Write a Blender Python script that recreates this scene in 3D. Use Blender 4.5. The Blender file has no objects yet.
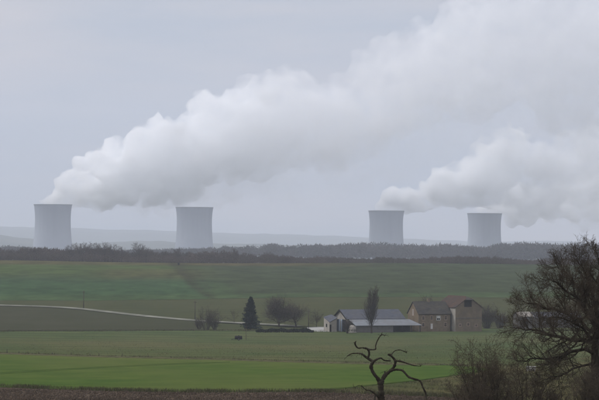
import bpy, bmesh, math, random
import numpy as np
from mathutils import Matrix, Vector

R = math.radians
scene = bpy.context.scene
COL = scene.collection

# ------------------------------------------------------------------ camera
F = 1 / 0.42e-3                       # focal length in photograph pixels (599 wide)
PITCH = math.atan(38 / F)
ROLL = R(0.38)
CAM = Vector((0, 0, 0))
cam_data = bpy.data.cameras.new('camera')
cam = bpy.data.objects.new('camera', cam_data)
COL.objects.link(cam)
cam_data.sensor_width = 36
cam_data.lens = 36 * F / 599
cam_data.clip_start = 0.5
cam_data.clip_end = 60000
CM = Matrix.Rotation(math.pi / 2 + PITCH, 4, 'X') @ Matrix.Rotation(ROLL, 4, 'Z')
cam.matrix_world = Matrix.Translation(CAM) @ CM
scene.camera = cam

# ------------------------------------------------------------------ sky, sun, exposure
SUN_EL, SUN_AZ = R(42), R(-75)        # azimuth measured from +Y towards +X
world = bpy.data.worlds.new('World')
scene.world = world
world.use_nodes = True
nt = world.node_tree
for n in list(nt.nodes):
    nt.nodes.remove(n)
w_out = nt.nodes.new('ShaderNodeOutputWorld')
bg = nt.nodes.new('ShaderNodeBackground')
bg.inputs['Strength'].default_value = 0.08
sky = nt.nodes.new('ShaderNodeTexSky')
sky.sky_type = 'NISHITA'
sky.sun_disc = False
sky.sun_elevation = SUN_EL
sky.sun_rotation = SUN_AZ
sky.dust_density = 3.0
# overcast deck: grey cloud sheet mixed over the clear sky, brighter towards the zenith (CIE overcast)
tc = nt.nodes.new('ShaderNodeTexCoord')
sep = nt.nodes.new('ShaderNodeSeparateXYZ')
nt.links.new(tc.outputs['Generated'], sep.inputs[0])
mp = nt.nodes.new('ShaderNodeMapping')
mp.inputs['Scale'].default_value = (1.6, 1.6, 9.0)
nt.links.new(tc.outputs['Generated'], mp.inputs[0])
nz = nt.nodes.new('ShaderNodeTexNoise')
nz.inputs['Scale'].default_value = 3.6
nz.inputs['Detail'].default_value = 6
nz.inputs['Roughness'].default_value = 0.55
nt.links.new(mp.outputs[0], nz.inputs['Vector'])
ramp = nt.nodes.new('ShaderNodeValToRGB')
ramp.color_ramp.elements[0].position = 0.38
ramp.color_ramp.elements[0].color = (3.05, 3.4, 4.05, 1)
ramp.color_ramp.elements[1].position = 0.64
ramp.color_ramp.elements[1].color = (5.1, 4.55, 4.45, 1)
nt.links.new(nz.outputs[0], ramp.inputs[0])
zc = nt.nodes.new('ShaderNodeMath'); zc.operation = 'MAXIMUM'; zc.inputs[1].default_value = 0.0
nt.links.new(sep.outputs['Z'], zc.inputs[0])
cie = nt.nodes.new('ShaderNodeMath'); cie.operation = 'MULTIPLY_ADD'
cie.inputs[1].default_value = 2.0; cie.inputs[2].default_value = 1.0
nt.links.new(zc.outputs[0], cie.inputs[0])
mul = nt.nodes.new('ShaderNodeVectorMath'); mul.operation = 'SCALE'
nt.links.new(ramp.outputs[0], mul.inputs[0])
nt.links.new(cie.outputs[0], mul.inputs['Scale'])
mx = nt.nodes.new('ShaderNodeMix'); mx.data_type = 'RGBA'
mx.inputs['Factor'].default_value = 0.88
nt.links.new(sky.outputs[0], mx.inputs['A'])
nt.links.new(mul.outputs[0], mx.inputs['B'])
nt.links.new(mx.outputs['Result'], bg.inputs['Color'])
nt.links.new(bg.outputs[0], w_out.inputs[0])

sun_d = bpy.data.lights.new('sun', 'SUN')
sun_d.energy = 1.35
sun_d.angle = R(35)
sun_d.color = (1.0, 0.97, 0.93)
sun = bpy.data.objects.new('sun', sun_d)
COL.objects.link(sun)
sd = Vector((math.sin(SUN_AZ) * math.cos(SUN_EL), math.cos(SUN_AZ) * math.cos(SUN_EL), math.sin(SUN_EL)))
sun.rotation_euler = sd.to_track_quat('Z', 'Y').to_euler()
sun.location = (0, 0, 200)

scene.view_settings.view_transform = 'Standard'
scene.view_settings.look = 'None'
scene.view_settings.exposure = 0.57
scene.view_settings.gamma = 1.0
scene.view_settings.use_curve_mapping = False
scene.cycles.use_denoising = True
scene.cycles.max_bounces = 24
scene.cycles.diffuse_bounces = 3
scene.cycles.glossy_bounces = 2
scene.cycles.volume_bounces = 20
scene.cycles.transparent_max_bounces = 8
scene.cycles.volume_step_rate = 1.0
scene.cycles.use_adaptive_sampling = True
scene.cycles.adaptive_threshold = 0.01

HAZE_DENSITY = 0.95e-4
HAZE_COLOR = (0.815, 0.886, 1.0)

# ------------------------------------------------------------------ projection helpers (photo pixel -> place)
C3 = CM.to_3x3()

def ray(px, py):
    return C3 @ Vector(((px - 299.5) / F, -(py - 200) / F, -1))

def at(px, py, d):
    """the place seen at photo pixel (px, py) at the distance d along +Y"""
    r = ray(px, py)
    return CAM + r * (d / r.y)

_pd = np.array([-60, 0, 60, 110, 160, 200, 225, 300, 420, 560, 680, 760, 830, 900, 1000, 1150, 1350, 1500, 1600, 1660, 1750,
                2000, 2500, 3000, 3400, 3700, 4500, 6000, 9000, 20000], float)
_pz = np.array([1.5, -1.7, -5.6, -8.6, -11.6, -13.6, -14.5, -17.0, -20.7, -25.2, -28.6, -30.2, -30.9, -30.3, -28.2, -25.2, -21.0, -18.2, -16.9,
                -17.3, -20.5, -36, -52, -40, -29, -33, -60, -78, -85, -85], float)
_h = np.diff(_pd); _s = np.diff(_pz) / _h
_m = np.zeros(len(_pd)); _m[0] = _s[0]; _m[-1] = _s[-1]
for i in range(1, len(_pd) - 1):
    if _s[i - 1] * _s[i] > 0:
        w1, w2 = 2 * _h[i] + _h[i - 1], _h[i] + 2 * _h[i - 1]
        _m[i] = (w1 + w2) / (w1 / _s[i - 1] + w2 / _s[i])

def prof(d):
    d = np.clip(np.asarray(d, float), -60, 19999)
    i = np.clip(np.searchsorted(_pd, d, 'right') - 1, 0, len(_pd) - 2)
    t = (d - _pd[i]) / _h[i]
    return ((2 * t**3 - 3 * t**2 + 1) * _pz[i] + (t**3 - 2 * t**2 + t) * _h[i] * _m[i]
            + (-2 * t**3 + 3 * t**2) * _pz[i + 1] + (t**3 - t**2) * _h[i] * _m[i + 1])

def Z(x, y):
    """height of the land at (x, y)"""
    x = np.asarray(x, float); y = np.asarray(y, float)
    z = prof(y)
    near = np.clip((y - 250) / 400, 0, 1)
    z = z + near * (0.35 * np.sin(x / 47 + y / 130) + 0.5 * np.sin(x / 110 - y / 210 + 1))
    k = np.clip((y - 900) / 500, 0, 1)
    z = z - k * 0.0022 * x
    # shallow fold in the far hillside
    z = z - 2.2 * np.exp(-((x + 72 + (y - 1200) * 0.075) / 16) ** 2) * np.exp(-((y - 1250) / 190) ** 2)
    return z

def ground(px, py, dmax=1640.0):
    """where the ray through a photo pixel meets the land"""
    r = ray(px, py)
    lo, d = 60.0, 60.0
    while d < dmax:
        p = CAM + r * (d / r.y)
        if p.z < float(Z(p.x, p.y)):
            break
        lo = d
        d += 6.0
    hi = min(d, dmax)
    for _ in range(18):
        mid = (lo + hi) / 2
        p = CAM + r * (mid / r.y)
        if p.z < float(Z(p.x, p.y)):
            hi = mid
        else:
            lo = mid
    p = CAM + r * (hi / r.y)
    return Vector((p.x, p.y, float(Z(p.x, p.y))))

# ------------------------------------------------------------------ materials
GROUND = 0.52
ALB = 0.85
def srgb(r, g, b):
    f = lambda c: (c / 255 / 12.92) if c / 255 <= 0.04045 else ((c / 255 + 0.055) / 1.055) ** 2.4
    return (f(r) * GROUND, f(g) * GROUND, f(b) * GROUND)

def material(name, c0, c1=None, scale=1.0, rough=0.95, detail=5, bump=0.0, stretch=(1, 1, 1), c2=None, scale2=0.05, mix2=0.5, spec=0.0, coords='Object', metallic=0.0, rows=None):
    """two-tone noise material, with an optional third tone in large patches"""
    m = bpy.data.materials.new(name)
    m.use_nodes = True
    t = m.node_tree; N = t.nodes; L = t.links
    b = N['Principled BSDF']
    b.inputs['Roughness'].default_value = rough
    b.inputs['Specular IOR Level'].default_value = spec
    b.inputs['Metallic'].default_value = metallic
    if c1 is None:
        c1 = tuple(c * 0.7 for c in c0)
    c0, c1 = tuple(c * ALB for c in c0), tuple(c * ALB for c in c1)
    c2 = None if c2 is None else tuple(c * ALB for c in c2)
    co = N.new('ShaderNodeTexCoord')
    mp = N.new('ShaderNodeMapping'); mp.inputs['Scale'].default_value = stretch
    L.new(co.outputs[coords], mp.inputs[0])
    n1 = N.new('ShaderNodeTexNoise'); n1.inputs['Scale'].default_value = scale; n1.inputs['Detail'].default_value = detail
    n1.inputs['Roughness'].default_value = 0.6
    L.new(mp.outputs[0], n1.inputs['Vector'])
    rp = N.new('ShaderNodeValToRGB')
    rp.color_ramp.elements[0].position = 0.32; rp.color_ramp.elements[0].color = (*c0, 1)
    rp.color_ramp.elements[1].position = 0.68; rp.color_ramp.elements[1].color = (*c1, 1)
    L.new(n1.outputs[0], rp.inputs[0])
    out = rp.outputs[0]
    if c2 is not None:
        n2 = N.new('ShaderNodeTexNoise'); n2.inputs['Scale'].default_value = scale2; n2.inputs['Detail'].default_value = 4
        L.new(mp.outputs[0], n2.inputs['Vector'])
        r2 = N.new('ShaderNodeMapRange'); r2.inputs[1].default_value = 0.42; r2.inputs[2].default_value = 0.66
        r2.inputs[4].default_value = mix2
        L.new(n2.outputs[0], r2.inputs[0])
        mixn = N.new('ShaderNodeMix'); mixn.data_type = 'RGBA'
        L.new(r2.outputs[0], mixn.inputs['Factor']); L.new(out, mixn.inputs['A']); mixn.inputs['B'].default_value = (*c2, 1)
        out = mixn.outputs['Result']
    if rows:
        # drilled rows and wheelings: (rows per metre, strength, direction)
        ro = N.new('ShaderNodeMapping'); ro.inputs['Rotation'].default_value = (0, 0, rows[2])
        L.new(co.outputs[coords], ro.inputs[0])
        wv = N.new('ShaderNodeTexWave'); wv.bands_direction = 'Y'; wv.inputs['Scale'].default_value = rows[0]
        wv.inputs['Distortion'].default_value = 9.0; wv.inputs['Detail'].default_value = 3; wv.inputs['Detail Scale'].default_value = 0.6
        L.new(ro.outputs[0], wv.inputs['Vector'])
        r3 = N.new('ShaderNodeMapRange'); r3.inputs[3].default_value = 1 - rows[1]; r3.inputs[4].default_value = 1 + rows[1] * .6
        L.new(wv.outputs['Fac'], r3.inputs[0])
        sc_ = N.new('ShaderNodeVectorMath'); sc_.operation = 'SCALE'
        L.new(out, sc_.inputs[0]); L.new(r3.outputs[0], sc_.inputs['Scale']); out = sc_.outputs[0]
    L.new(out, b.inputs['Base Color'])
    if bump:
        bp = N.new('ShaderNodeBump'); bp.inputs['Strength'].default_value = bump; bp.inputs['Distance'].default_value = 0.1
        L.new(n1.outputs[0], bp.inputs['Height']); L.new(bp.outputs[0], b.inputs['Normal'])
    return m

# ------------------------------------------------------------------ mesh helpers
class MB:
    """collects vertices and faces and links them as one mesh object"""
    def __init__(self):
        self.v = []; self.f = []; self.mi = []
    def add(self, verts, faces, mi=0):
        o = len(self.v)
        self.v.extend([tuple(p) for p in verts])
        self.f.extend([tuple(i + o for i in fc) for fc in faces])
        self.mi.extend([mi] * len(faces))
    def box(self, c, a, b, h, la, lb, mi=0, z0=0.0):
        """box on corner c, along unit vectors a and b, lengths la, lb, from c.z+z0 up to height h"""
        c = Vector(c); p = [c, c + a * la, c + a * la + b * lb, c + b * lb]
        up = Vector((0, 0, 1))
        vs = [q + up * z0 for q in p] + [q + up * h for q in p]
        self.add(vs, [(3, 2, 1, 0), (4, 5, 6, 7), (0, 1, 5, 4), (1, 2, 6, 5), (2, 3, 7, 6), (3, 0, 4, 7)], mi)
    def slab(self, quad, thick, mi=0):
        """a thick sheet: quad is its top, thickened downwards along its normal"""
        q = [Vector(p) for p in quad]
        n = (q[1] - q[0]).cross(q[3] - q[0]).normalized()
        if n.z < 0: n = -n
        k = len(q)
        vs = q + [p - n * thick for p in q]
        fs = [tuple(range(k)), tuple(range(2 * k - 1, k - 1, -1))] + [((i + 1) % k, i, k + i, k + (i + 1) % k) for i in range(k)]
        self.add(vs, fs, mi)
    def tube(self, pts, rad, sides=6, cap=True, mi=0):
        pts = [Vector(p) for p in pts]
        n = len(pts); vs = []
        prev = None
        for i, p in enumerate(pts):
            t = (pts[min(i + 1, n - 1)] - pts[max(i - 1, 0)]).normalized()
            if prev is None:
                u = t.orthogonal().normalized()
            else:
                u = (prev - t * prev.dot(t)).normalized()
            prev = u
            w = t.cross(u)
            for k in range(sides):
                a = 2 * math.pi * k / sides
                vs.append(p + (u * math.cos(a) + w * math.sin(a)) * rad[i])
        fs = []
        for i in range(n - 1):
            for k in range(sides):
                k2 = (k + 1) % sides
                fs.append((i * sides + k, i * sides + k2, (i + 1) * sides + k2, (i + 1) * sides + k))
        if cap:
            fs.append(tuple(range(sides - 1, -1, -1)))
            fs.append(tuple((n - 1) * sides + k for k in range(sides)))
        self.add(vs, fs, mi)
    def build(self, name, mats, parent=None, smooth=False, origin=None):
        me = bpy.data.meshes.new(name)
        o = Vector(origin) if origin is not None else (Vector(parent.matrix_world.translation) if parent is not None else Vector((0, 0, 0)))
        if parent is not None and origin is None:
            o = Vector(ORIGIN.get(parent.name, (0, 0, 0)))
        va = np.array(self.v, float).reshape(-1, 3) - np.array(o)
        me.from_pydata(va.tolist(), [], self.f)
        if not isinstance(mats, (list, tuple)): mats = [mats]
        for m in mats: me.materials.append(m)
        if len(mats) > 1:
            me.polygons.foreach_set('material_index', self.mi)
        if smooth:
            me.polygons.foreach_set('use_smooth', [True] * len(me.polygons))
        me.update()
        ob = bpy.data.objects.new(name, me)
        COL.objects.link(ob)
        if parent is not None:
            ob.parent = parent
            ORIGIN[ob.name] = tuple(o)
        else:
            ob.location = o
            ORIGIN[ob.name] = tuple(o)
        return ob

ORIGIN = {}

def tag(o, label=None, cat=None, group=None, kind=None):
    if label: o['label'] = label
    if cat: o['category'] = cat
    if group: o['group'] = group
    if kind: o['kind'] = kind
    return o

def thing(name, loc, label, cat, group=None):
    o = bpy.data.objects.new(name, None)
    o.empty_display_size = 0.5
    COL.objects.link(o)
    o.location = loc
    ORIGIN[o.name] = tuple(loc)
    return tag(o, label, cat, group)

def dup(root, loc, rz=0.0, sc=1.0, label=None, group=None):
    """copy of a thing with copies of its parts and sub-parts (meshes shared)"""
    r = root.copy(); COL.objects.link(r)
    r.location = loc; r.rotation_euler = (0, 0, rz); r.scale = (sc, sc, sc) if not isinstance(sc, tuple) else sc
    if label: r['label'] = label
    if group: r['group'] = group
    for ch in list(root.children):
        c = ch.copy(); COL.objects.link(c); c.parent = r
        for g in list(ch.children):
            d = g.copy(); COL.objects.link(d); d.parent = c
    return r

def grid_mesh(name, X, Y, Zv, mat, kind='structure', col=None):
    """one sheet from 2-D arrays of coordinates, with an optional colour per vertex"""
    ny, nx = X.shape
    verts = np.stack([X, Y, Zv], -1).reshape(-1, 3)
    idx = np.arange(nx * ny).reshape(ny, nx)
    faces = np.stack([idx[:-1, :-1], idx[:-1, 1:], idx[1:, 1:], idx[1:, :-1]], -1).reshape(-1, 4)
    me = bpy.data.meshes.new(name)
    me.from_pydata(verts.tolist(), [], faces.tolist())
    me.materials.append(mat)
    me.polygons.foreach_set('use_smooth', [True] * len(me.polygons))
    if col is not None:
        at_ = me.color_attributes.new('crop', 'FLOAT_COLOR', 'POINT')
        at_.data.foreach_set('color', np.concatenate([col.reshape(-1, 3), np.ones((nx * ny, 1))], 1).ravel())
    me.update()
    ob = bpy.data.objects.new(name, me)
    COL.objects.link(ob)
    ob['kind'] = kind
    return ob

def interp(px, pts):
    a = np.array(pts, float)
    return np.interp(px, a[:, 0], a[:, 1])

def band(name, lower, upper, mat, off, x0=-260, x1=860, nx=150, ny=14, wob=0.0, seed=0, kind='structure', dmax=1640):
    """a field between two boundary lines that are given where the photo shows them and laid on the land"""
    px = np.linspace(x0, x1, nx)
    rng = np.random.default_rng(seed)
    lo = interp(px, lower); up = interp(px, upper)
    A = np.array([ground(p, q, dmax)[:2] for p, q in zip(px, lo)])
    B = np.array([ground(p, q, dmax)[:2] for p, q in zip(px, up)])
    if wob:
        A[:, 1] += rng.normal(0, wob, nx); B[:, 1] += rng.normal(0, wob, nx)
    t = np.linspace(0, 1, ny)[:, None]
    X = A[None, :, 0] * (1 - t) + B[None, :, 0] * t
    Y = A[None, :, 1] * (1 - t) + B[None, :, 1] * t
    Zv = Z(X, Y) + off
    # turn the rim of the sheet down into the ground
    X = np.concatenate([X[:1], X, X[-1:]]); Y = np.concatenate([Y[:1], Y, Y[-1:]]); Zv = np.concatenate([Zv[:1] - .4, Zv, Zv[-1:] - .4])
    return grid_mesh(name, X, Y, Zv, mat, kind)

# ------------------------------------------------------------------ haze: the air itself
hz = MB()
hz.box((-6500, -900, -115), Vector((1, 0, 0)), Vector((0, 1, 0)), 1215, 13000, 21500)
hm = bpy.data.materials.new('haze_air')
hm.use_nodes = True
t = hm.node_tree
t.nodes.remove(t.nodes['Principled BSDF'])
pv = t.nodes.new('ShaderNodeVolumePrincipled')
pv.inputs['Density'].default_value = HAZE_DENSITY
pv.inputs['Color'].default_value = (*HAZE_COLOR, 1)
pv.inputs['Anisotropy'].default_value = 0.0
t.links.new(pv.outputs[0], t.nodes['Material Output'].inputs['Volume'])
ho = hz.build('haze', hm)
ho['kind'] = 'stuff'

# ------------------------------------------------------------------ land
M_land = material('rough_grass', (0.10, 0.115, 0.06), (0.15, 0.15, 0.085), 0.4, stretch=(1, 0.4, 1))
M_valley = material('valley_fields', (0.07, 0.075, 0.05), (0.11, 0.11, 0.075), 0.004, detail=3)
ys = np.concatenate([np.arange(-55, 240, 5.0), np.arange(240, 1000, 10.0), np.arange(1000, 2000, 15.0), np.arange(2000, 4500, 60.0), np.linspace(4500, 20300, 50)])
ts = np.linspace(-1, 1, 90)
halfw = np.clip(160 + ys * 0.42, 150, 6300)
X = ts[None, :] * halfw[:, None]
Y = np.repeat(ys[:, None], 90, 1)
g = grid_mesh('ground', X, Y, Z(X, Y) - 0.45 - 1.6 * np.clip((Y - 850) / 80, 0, 1) * np.clip((1700 - Y) / 40, 0, 1), M_land)
g.data.materials.append(M_valley)
cy = np.array([g.data.vertices[p.vertices[0]].co.y for p in g.data.polygons])
g.data.polygons.foreach_set('material_index', (cy > 2400).astype(int))

# far hills
def hill(name, d0, d1, crest, mat, x0, x1, base=-84):
    px = np.linspace(x0, x1, 330)
    t = np.linspace(0, 1, 16)
    rows = []
    rng = np.random.default_rng(int(d1))
    jit = np.interp(px, np.linspace(x0, x1, 40), rng.normal(0, 0.5, 40)) + np.interp(px, np.linspace(x0, x1, 110), rng.normal(0, 0.22, 110))
    for k in t:
        d = d0 + (d1 - d0) * k
        row = []
        for p, j in zip(px, jit):
            top = at(p, float(interp(p, crest)) + j, d1)
            e = k * k * (3 - 2 * k)
            row.append((top.x * d / d1, d, base + (max(top.z, base + 2) - base) * e))
        rows.append(row)
    last = [(x, d1 + 900, base) for (x, y, z) in rows[-1]]
    rows.append(last)
    a = np.array(rows)
    return grid_mesh(name, a[..., 0], a[..., 1], a[..., 2], mat)

M_hill = material('hill_woods', (0.05, 0.06, 0.045), (0.11, 0.115, 0.08), 0.0035, detail=6)
hill('hills', 13000, 17500, [(-250, 223), (0, 226.5), (150, 230.5), (300, 234.5), (440, 240), (600, 243), (850, 244)], M_hill, -250, 850)
hill('hills', 8300, 10500, [(-250, 229), (-60, 232), (0, 235), (30, 238), (70, 243), (140, 241), (220, 243), (330, 246), (850, 250)], M_hill, -250, 700)

# ------------------------------------------------------------------ fields
M_green = material('winter_wheat', srgb(106, 128, 66), srgb(84, 112, 56), 0.4, stretch=(0.5, 0.2, 1), c2=srgb(122, 130, 78), scale2=0.045, mix2=0.8, bump=0.3, rows=(0.05, .06, .09))
M_meadow = material('meadow_grass', srgb(108, 120, 78), srgb(92, 107, 71), 0.16, stretch=(0.5, 0.2, 1), c2=srgb(122, 121, 85), scale2=0.03, mix2=0.9, rows=(0.012, .14, -.1), bump=0.2)
M_verge = material('dry_grass_verge', srgb(128, 122, 92), srgb(106, 112, 80), 1.2, stretch=(0.6, 0.3, 1))
M_soil = material('ploughed_soil', srgb(98, 86, 74), srgb(128, 114, 100), 1.6, stretch=(0.6, 0.25, 1), bump=0.6, c2=srgb(84, 74, 64), scale2=0.2, mix2=0.6)
M_tilled = material('grey_tilled_soil', srgb(86, 88, 66), srgb(94, 94, 74), 0.2, stretch=(0.3, 0.1, 1), rows=(0.03, .12, .12), c2=srgb(80, 86, 58), scale2=0.02, mix2=0.5)
M_rough = material('tussocky_grass', srgb(104, 104, 70), srgb(124, 116, 84), 0.9, stretch=(0.5, 0.2, 1), c2=srgb(84, 96, 62), scale2=0.12, mix2=0.7, bump=0.3)
M_fallow = material('fallow_grass', srgb(102, 104, 72), srgb(90, 96, 66), 0.15, stretch=(0.35, 0.1, 1), rows=(0.025, .12, -.15), c2=srgb(96, 86, 60), scale2=0.012, mix2=0.6)
M_track = material('pale_gravel', (0.24, 0.24, 0.20), (0.11, 0.115, 0.09), 0.12)
M_yard = material('concrete_yard', (0.38, 0.38, 0.355), (0.27, 0.27, 0.25), 0.25)

def L(*p):
    return list(p)
soil_top = L((-260, 384), (0, 387), (110, 391), (200, 392.5), (320, 392), (400, 395), (600, 404), (860, 410))
wheat_top = L((-260, 350), (0, 353.5), (110, 357), (200, 359), (300, 362), (400, 364.5), (440, 365), (470, 366.5), (492, 369.5))
wheat_low = L((-260, 383.5), (0, 386.5), (110, 390), (200, 391), (300, 391), (345, 388), (385, 383.5), (420, 380), (455, 375), (480, 371.5), (492, 370))
meadow_top = L((-260, 331), (0, 331), (200, 330), (325, 331), (420, 330.5), (500, 328), (600, 324), (860, 320))

rough_top = L((-260, 374), (0, 376), (300, 380), (345, 376), (385, 372), (420, 368), (455, 364.5), (490, 362.5), (520, 363), (600, 356), (860, 346))
soil_edge = soil_top
band('field', L((-260, 372), (860, 388)), meadow_top, M_meadow, -0.14, seed=3, ny=40)
band('field', L((-260, 430), (860, 430)), rough_top, M_rough, -0.09, seed=4, ny=40)
band('field', wheat_low, wheat_top, M_green, 0.0, x1=492, wob=0.0, seed=2, ny=26)
band('field', L((-260, 470), (860, 470)), soil_top, M_soil, -0.03, wob=0.15, seed=1, ny=30)
band('verge', [(x, y + 0.7) for x, y in wheat_top[:6]] + [(440, 365.5)], [(x, y - 1.0) for x, y in wheat_top[:6]] + [(440, 364.3)], M_verge, 0.05, x1=440, wob=0.5, seed=5, nx=200, ny=3)

road_mid = L((-260, 303.2), (-60, 304.6), (0, 305.6), (50, 307), (80, 309), (110, 312.5), (150, 317), (195, 321), (250, 324), (290, 326), (318, 328.3))
band('field', meadow_top[:2] + [(200, 330), (262, 330.5)], [p for p in road_mid if p[0] < 210] + [(262, 325)], M_tilled, 0.0, x1=204, seed=6)
band('field', [(-260, 303.2)] + road_mid[1:-1] + [(330, 328), (500, 326), (600, 322), (860, 318)],
     L((-260, 296), (0, 300.5), (100, 300.5), (200, 299), (320, 297), (420, 297), (600, 298), (860, 299)), M_fallow, -0.05, seed=7, ny=16)
band('field', L((200, 331), (330, 332), (500, 329), (600, 325), (860, 321)), L((200, 321), (330, 327), (500, 324), (600, 320), (860, 316)), M_fallow, -0.2, x0=200, seed=8)

# far hillside: one sheet whose crop changes from place to place
def hillside():
    px = np.linspace(-260, 860, 340)
    lo = interp(px, L((-260, 296), (0, 300.5), (100, 300.5), (200, 299), (320, 297), (420, 297), (600, 298), (860, 299)))
    A = np.array([ground(p, q)[:2] for p, q in zip(px, lo)])
    ny = 90
    t = np.linspace(0, 1, ny)[:, None]
    Yf = np.full(len(px), 1660.0)
    Xf = A[:, 0] / A[:, 1] * Yf
    X = A[None, :, 0] * (1 - t) + Xf[None] * t
    Y = A[None, :, 1] * (1 - t) + Yf[None] * t
    Zv = Z(X, Y)
    # which photo pixel each vertex shows at tells which crop grows there
    inv = np.array(C3.transposed())
    P = np.stack([X, Y, Zv], -1) @ inv.T
    U = 299.5 + F * P[..., 0] / -P[..., 2]
    V = 200 - F * P[..., 1] / -P[..., 2]
    rng = np.random.default_rng(5)
    def S(a, b, v): 
        q = np.clip((v - a) / (b - a), 0, 1); return q * q * (3 - 2 * q)
    green = np.array(srgb(80, 106, 70)); brown = np.array(srgb(110, 98, 66)); grey = np.array(srgb(84, 94, 67))
    lightg = np.array(srgb(92, 112, 72)); dark = np.array(srgb(74, 70, 52)); olive = np.array(srgb(94, 112, 62))
    c = np.ones(X.shape + (3,)) * grey
    def mixc(c, k, col): return c * (1 - k[..., None]) + col * k[..., None]
    wav = 2.0 * np.sin(X / 31) + 1.5 * np.sin(X / 13 + 1)
    left = 1 - S(170, 236, U + wav + (V - 280) * -0.9)
    c = mixc(c, left * S(272, 284, V + 0.3 * wav), green)
    c = mixc(c, left * (1 - S(270, 282, V + 0.3 * wav)), olive)
    c = mixc(c, (1 - S(263.2, 265.5, V - U * 0.006)) * (1 - S(250, 420, U)) * 0.75, brown)
    c = mixc(c, S(80, 120, U) * left * S(268, 270, V) * (1 - S(275, 282, V)) * 0.45, brown)
    lowg = S(293.2, 295.5, V - (U - 200) * -0.006)
    c = mixc(c, lowg * 0.75, lightg)
    c = mixc(c, S(205, 218, U) * (1 - S(222, 245, U)) * S(280, 288, V) * 0.5, lightg)
    # bare strip that runs down the fold
    sx = np.interp(V, [262, 268, 276, 285, 292, 299], [174, 180, 187, 193, 202, 214])
    wd = np.interp(V, [262, 270, 285, 296, 299], [12, 10, 9, 8, 4])
    e_ = U + 0.5 * wav - sx + 3
    k = np.where(e_ < 0, np.exp(-(e_ / (wd * .35)) ** 2), np.exp(-(e_ / (wd * 1.15)) ** 2))
    c = mixc(c, k * 0.62, dark)
    k2 = np.exp(-((U - sx - 13 + (V - 280) * 0.1) / 1.3) ** 2) * S(266, 270, V) * (1 - S(288, 293, V))
    c = mixc(c, k2 * 0.4, dark)
    m = bpy.data.materials.new('hillside_crops'); m.use_nodes = True
    tr = m.node_tree; N = tr.nodes; K = tr.links
    b = N['Principled BSDF']; b.inputs['Roughness'].default_value = 0.95; b.inputs['Specular IOR Level'].default_value = 0.0
    a = N.new('ShaderNodeAttribute'); a.attribute_name = 'crop'
    co = N.new('ShaderNodeTexCoord'); mp_ = N.new('ShaderNodeMapping'); mp_.inputs['Scale'].default_value = (0.06, 0.018, 1)
    K.new(co.outputs['Object'], mp_.inputs[0])
    n1 = N.new('ShaderNodeTexNoise'); n1.inputs['Scale'].default_value = 1.3; n1.inputs['Detail'].default_value = 9; n1.inputs['Roughness'].default_value = 0.65
    K.new(mp_.outputs[0], n1.inputs['Vector'])
    r_ = N.new('ShaderNodeMapRange'); r_.inputs[1].default_value = 0.25; r_.inputs[2].default_value = 0.75; r_.inputs[3].default_value = 0.40; r_.inputs[4].default_value = 1.25
    K.new(n1.outputs[0], r_.inputs[0])
    sc = N.new('ShaderNodeVectorMath'); sc.operation = 'SCALE'
    K.new(a.outputs['Color'], sc.inputs[0]); K.new(r_.outputs[0], sc.inputs['Scale']); K.new(sc.outputs[0], b.inputs['Base Color'])
    grid_mesh('field', X, Y, Zv, m, 'structure', c)
hillside()

# farm track: a pale strip that bends down to the farm, and the yard at its end
def track():
    px = np.linspace(-260, 300, 120)
    mid = [ground(p, float(interp(p, road_mid))) for p in px]
    mid = np.array([(m.x, m.y) for m in mid])
    for _ in range(6):
        mid[1:-1] = (mid[:-2] + 2 * mid[1:-1] + mid[2:]) / 4
    tan = np.gradient(mid, axis=0); tan /= np.linalg.norm(tan, axis=1)[:, None]
    nor = np.stack([-tan[:, 1], tan[:, 0]], 1)
    offs = np.linspace(-1.6, 1.6, 5)
    X = mid[None, :, 0] + offs[:, None] * nor[None, :, 0]
    Y = mid[None, :, 1] + offs[:, None] * nor[None, :, 1]
    zc = Z(mid[:, 0], mid[:, 1])
    Zv = np.repeat(zc[None], 5, 0) + 0.25 + offs[:, None] * 0.09
    grid_mesh('farm_track', X, Y, Zv, M_track)
track()


# ------------------------------------------------------------------ cooling towers
def concrete_tower_mat():
    m = bpy.data.materials.new('weathered_hazy_concrete'); m.use_nodes = True
    t = m.node_tree; N = t.nodes; K = t.links
    b = N['Principled BSDF']; b.inputs['Roughness'].default_value = 0.9; b.inputs['Specular IOR Level'].default_value = 0.2
    co = N.new('ShaderNodeTexCoord')
    mp_ = N.new('ShaderNodeMapping'); mp_.inputs['Scale'].default_value = (0.06, 0.06, 0.006)
    K.new(co.outputs['Object'], mp_.inputs[0])
    n1 = N.new('ShaderNodeTexNoise'); n1.inputs['Scale'].default_value = 1.0; n1.inputs['Detail'].default_value = 7
    K.new(mp_.outputs[0], n1.inputs['Vector'])
    sp = N.new('ShaderNodeSeparateXYZ'); K.new(co.outputs['Object'], sp.inputs[0])
    # stain and algae streaks near the rim; haze painted in: paler below, bluish tint
    mr = N.new('ShaderNodeMapRange'); mr.inputs[1].default_value = 75; mr.inputs[2].default_value = 165; mr.inputs[3].default_value = 0; mr.inputs[4].default_value = 0.55
    K.new(sp.outputs['Z'], mr.inputs[0])
    ad = N.new('ShaderNodeMath'); ad.operation = 'MULTIPLY_ADD'; ad.inputs[1].default_value = 0.45
    K.new(n1.outputs[0], ad.inputs[0]); K.new(mr.outputs[0], ad.inputs[2])
    rp = N.new('ShaderNodeValToRGB')
    rp.color_ramp.elements[0].position = 0.3; rp.color_ramp.elements[0].color = (0.29, 0.32, 0.37, 1)
    rp.color_ramp.elements[1].position = 1.0; rp.color_ramp.elements[1].color = (0.10, 0.12, 0.165, 1)
    K.new(ad.outputs[0], rp.inputs[0]); K.new(rp.outputs[0], b.inputs['Base Color'])
    return m
M_conc = concrete_tower_mat()
M_rim = material('rim_concrete', (0.16, 0.165, 0.18), (0.12, 0.125, 0.135), 0.2)
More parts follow.
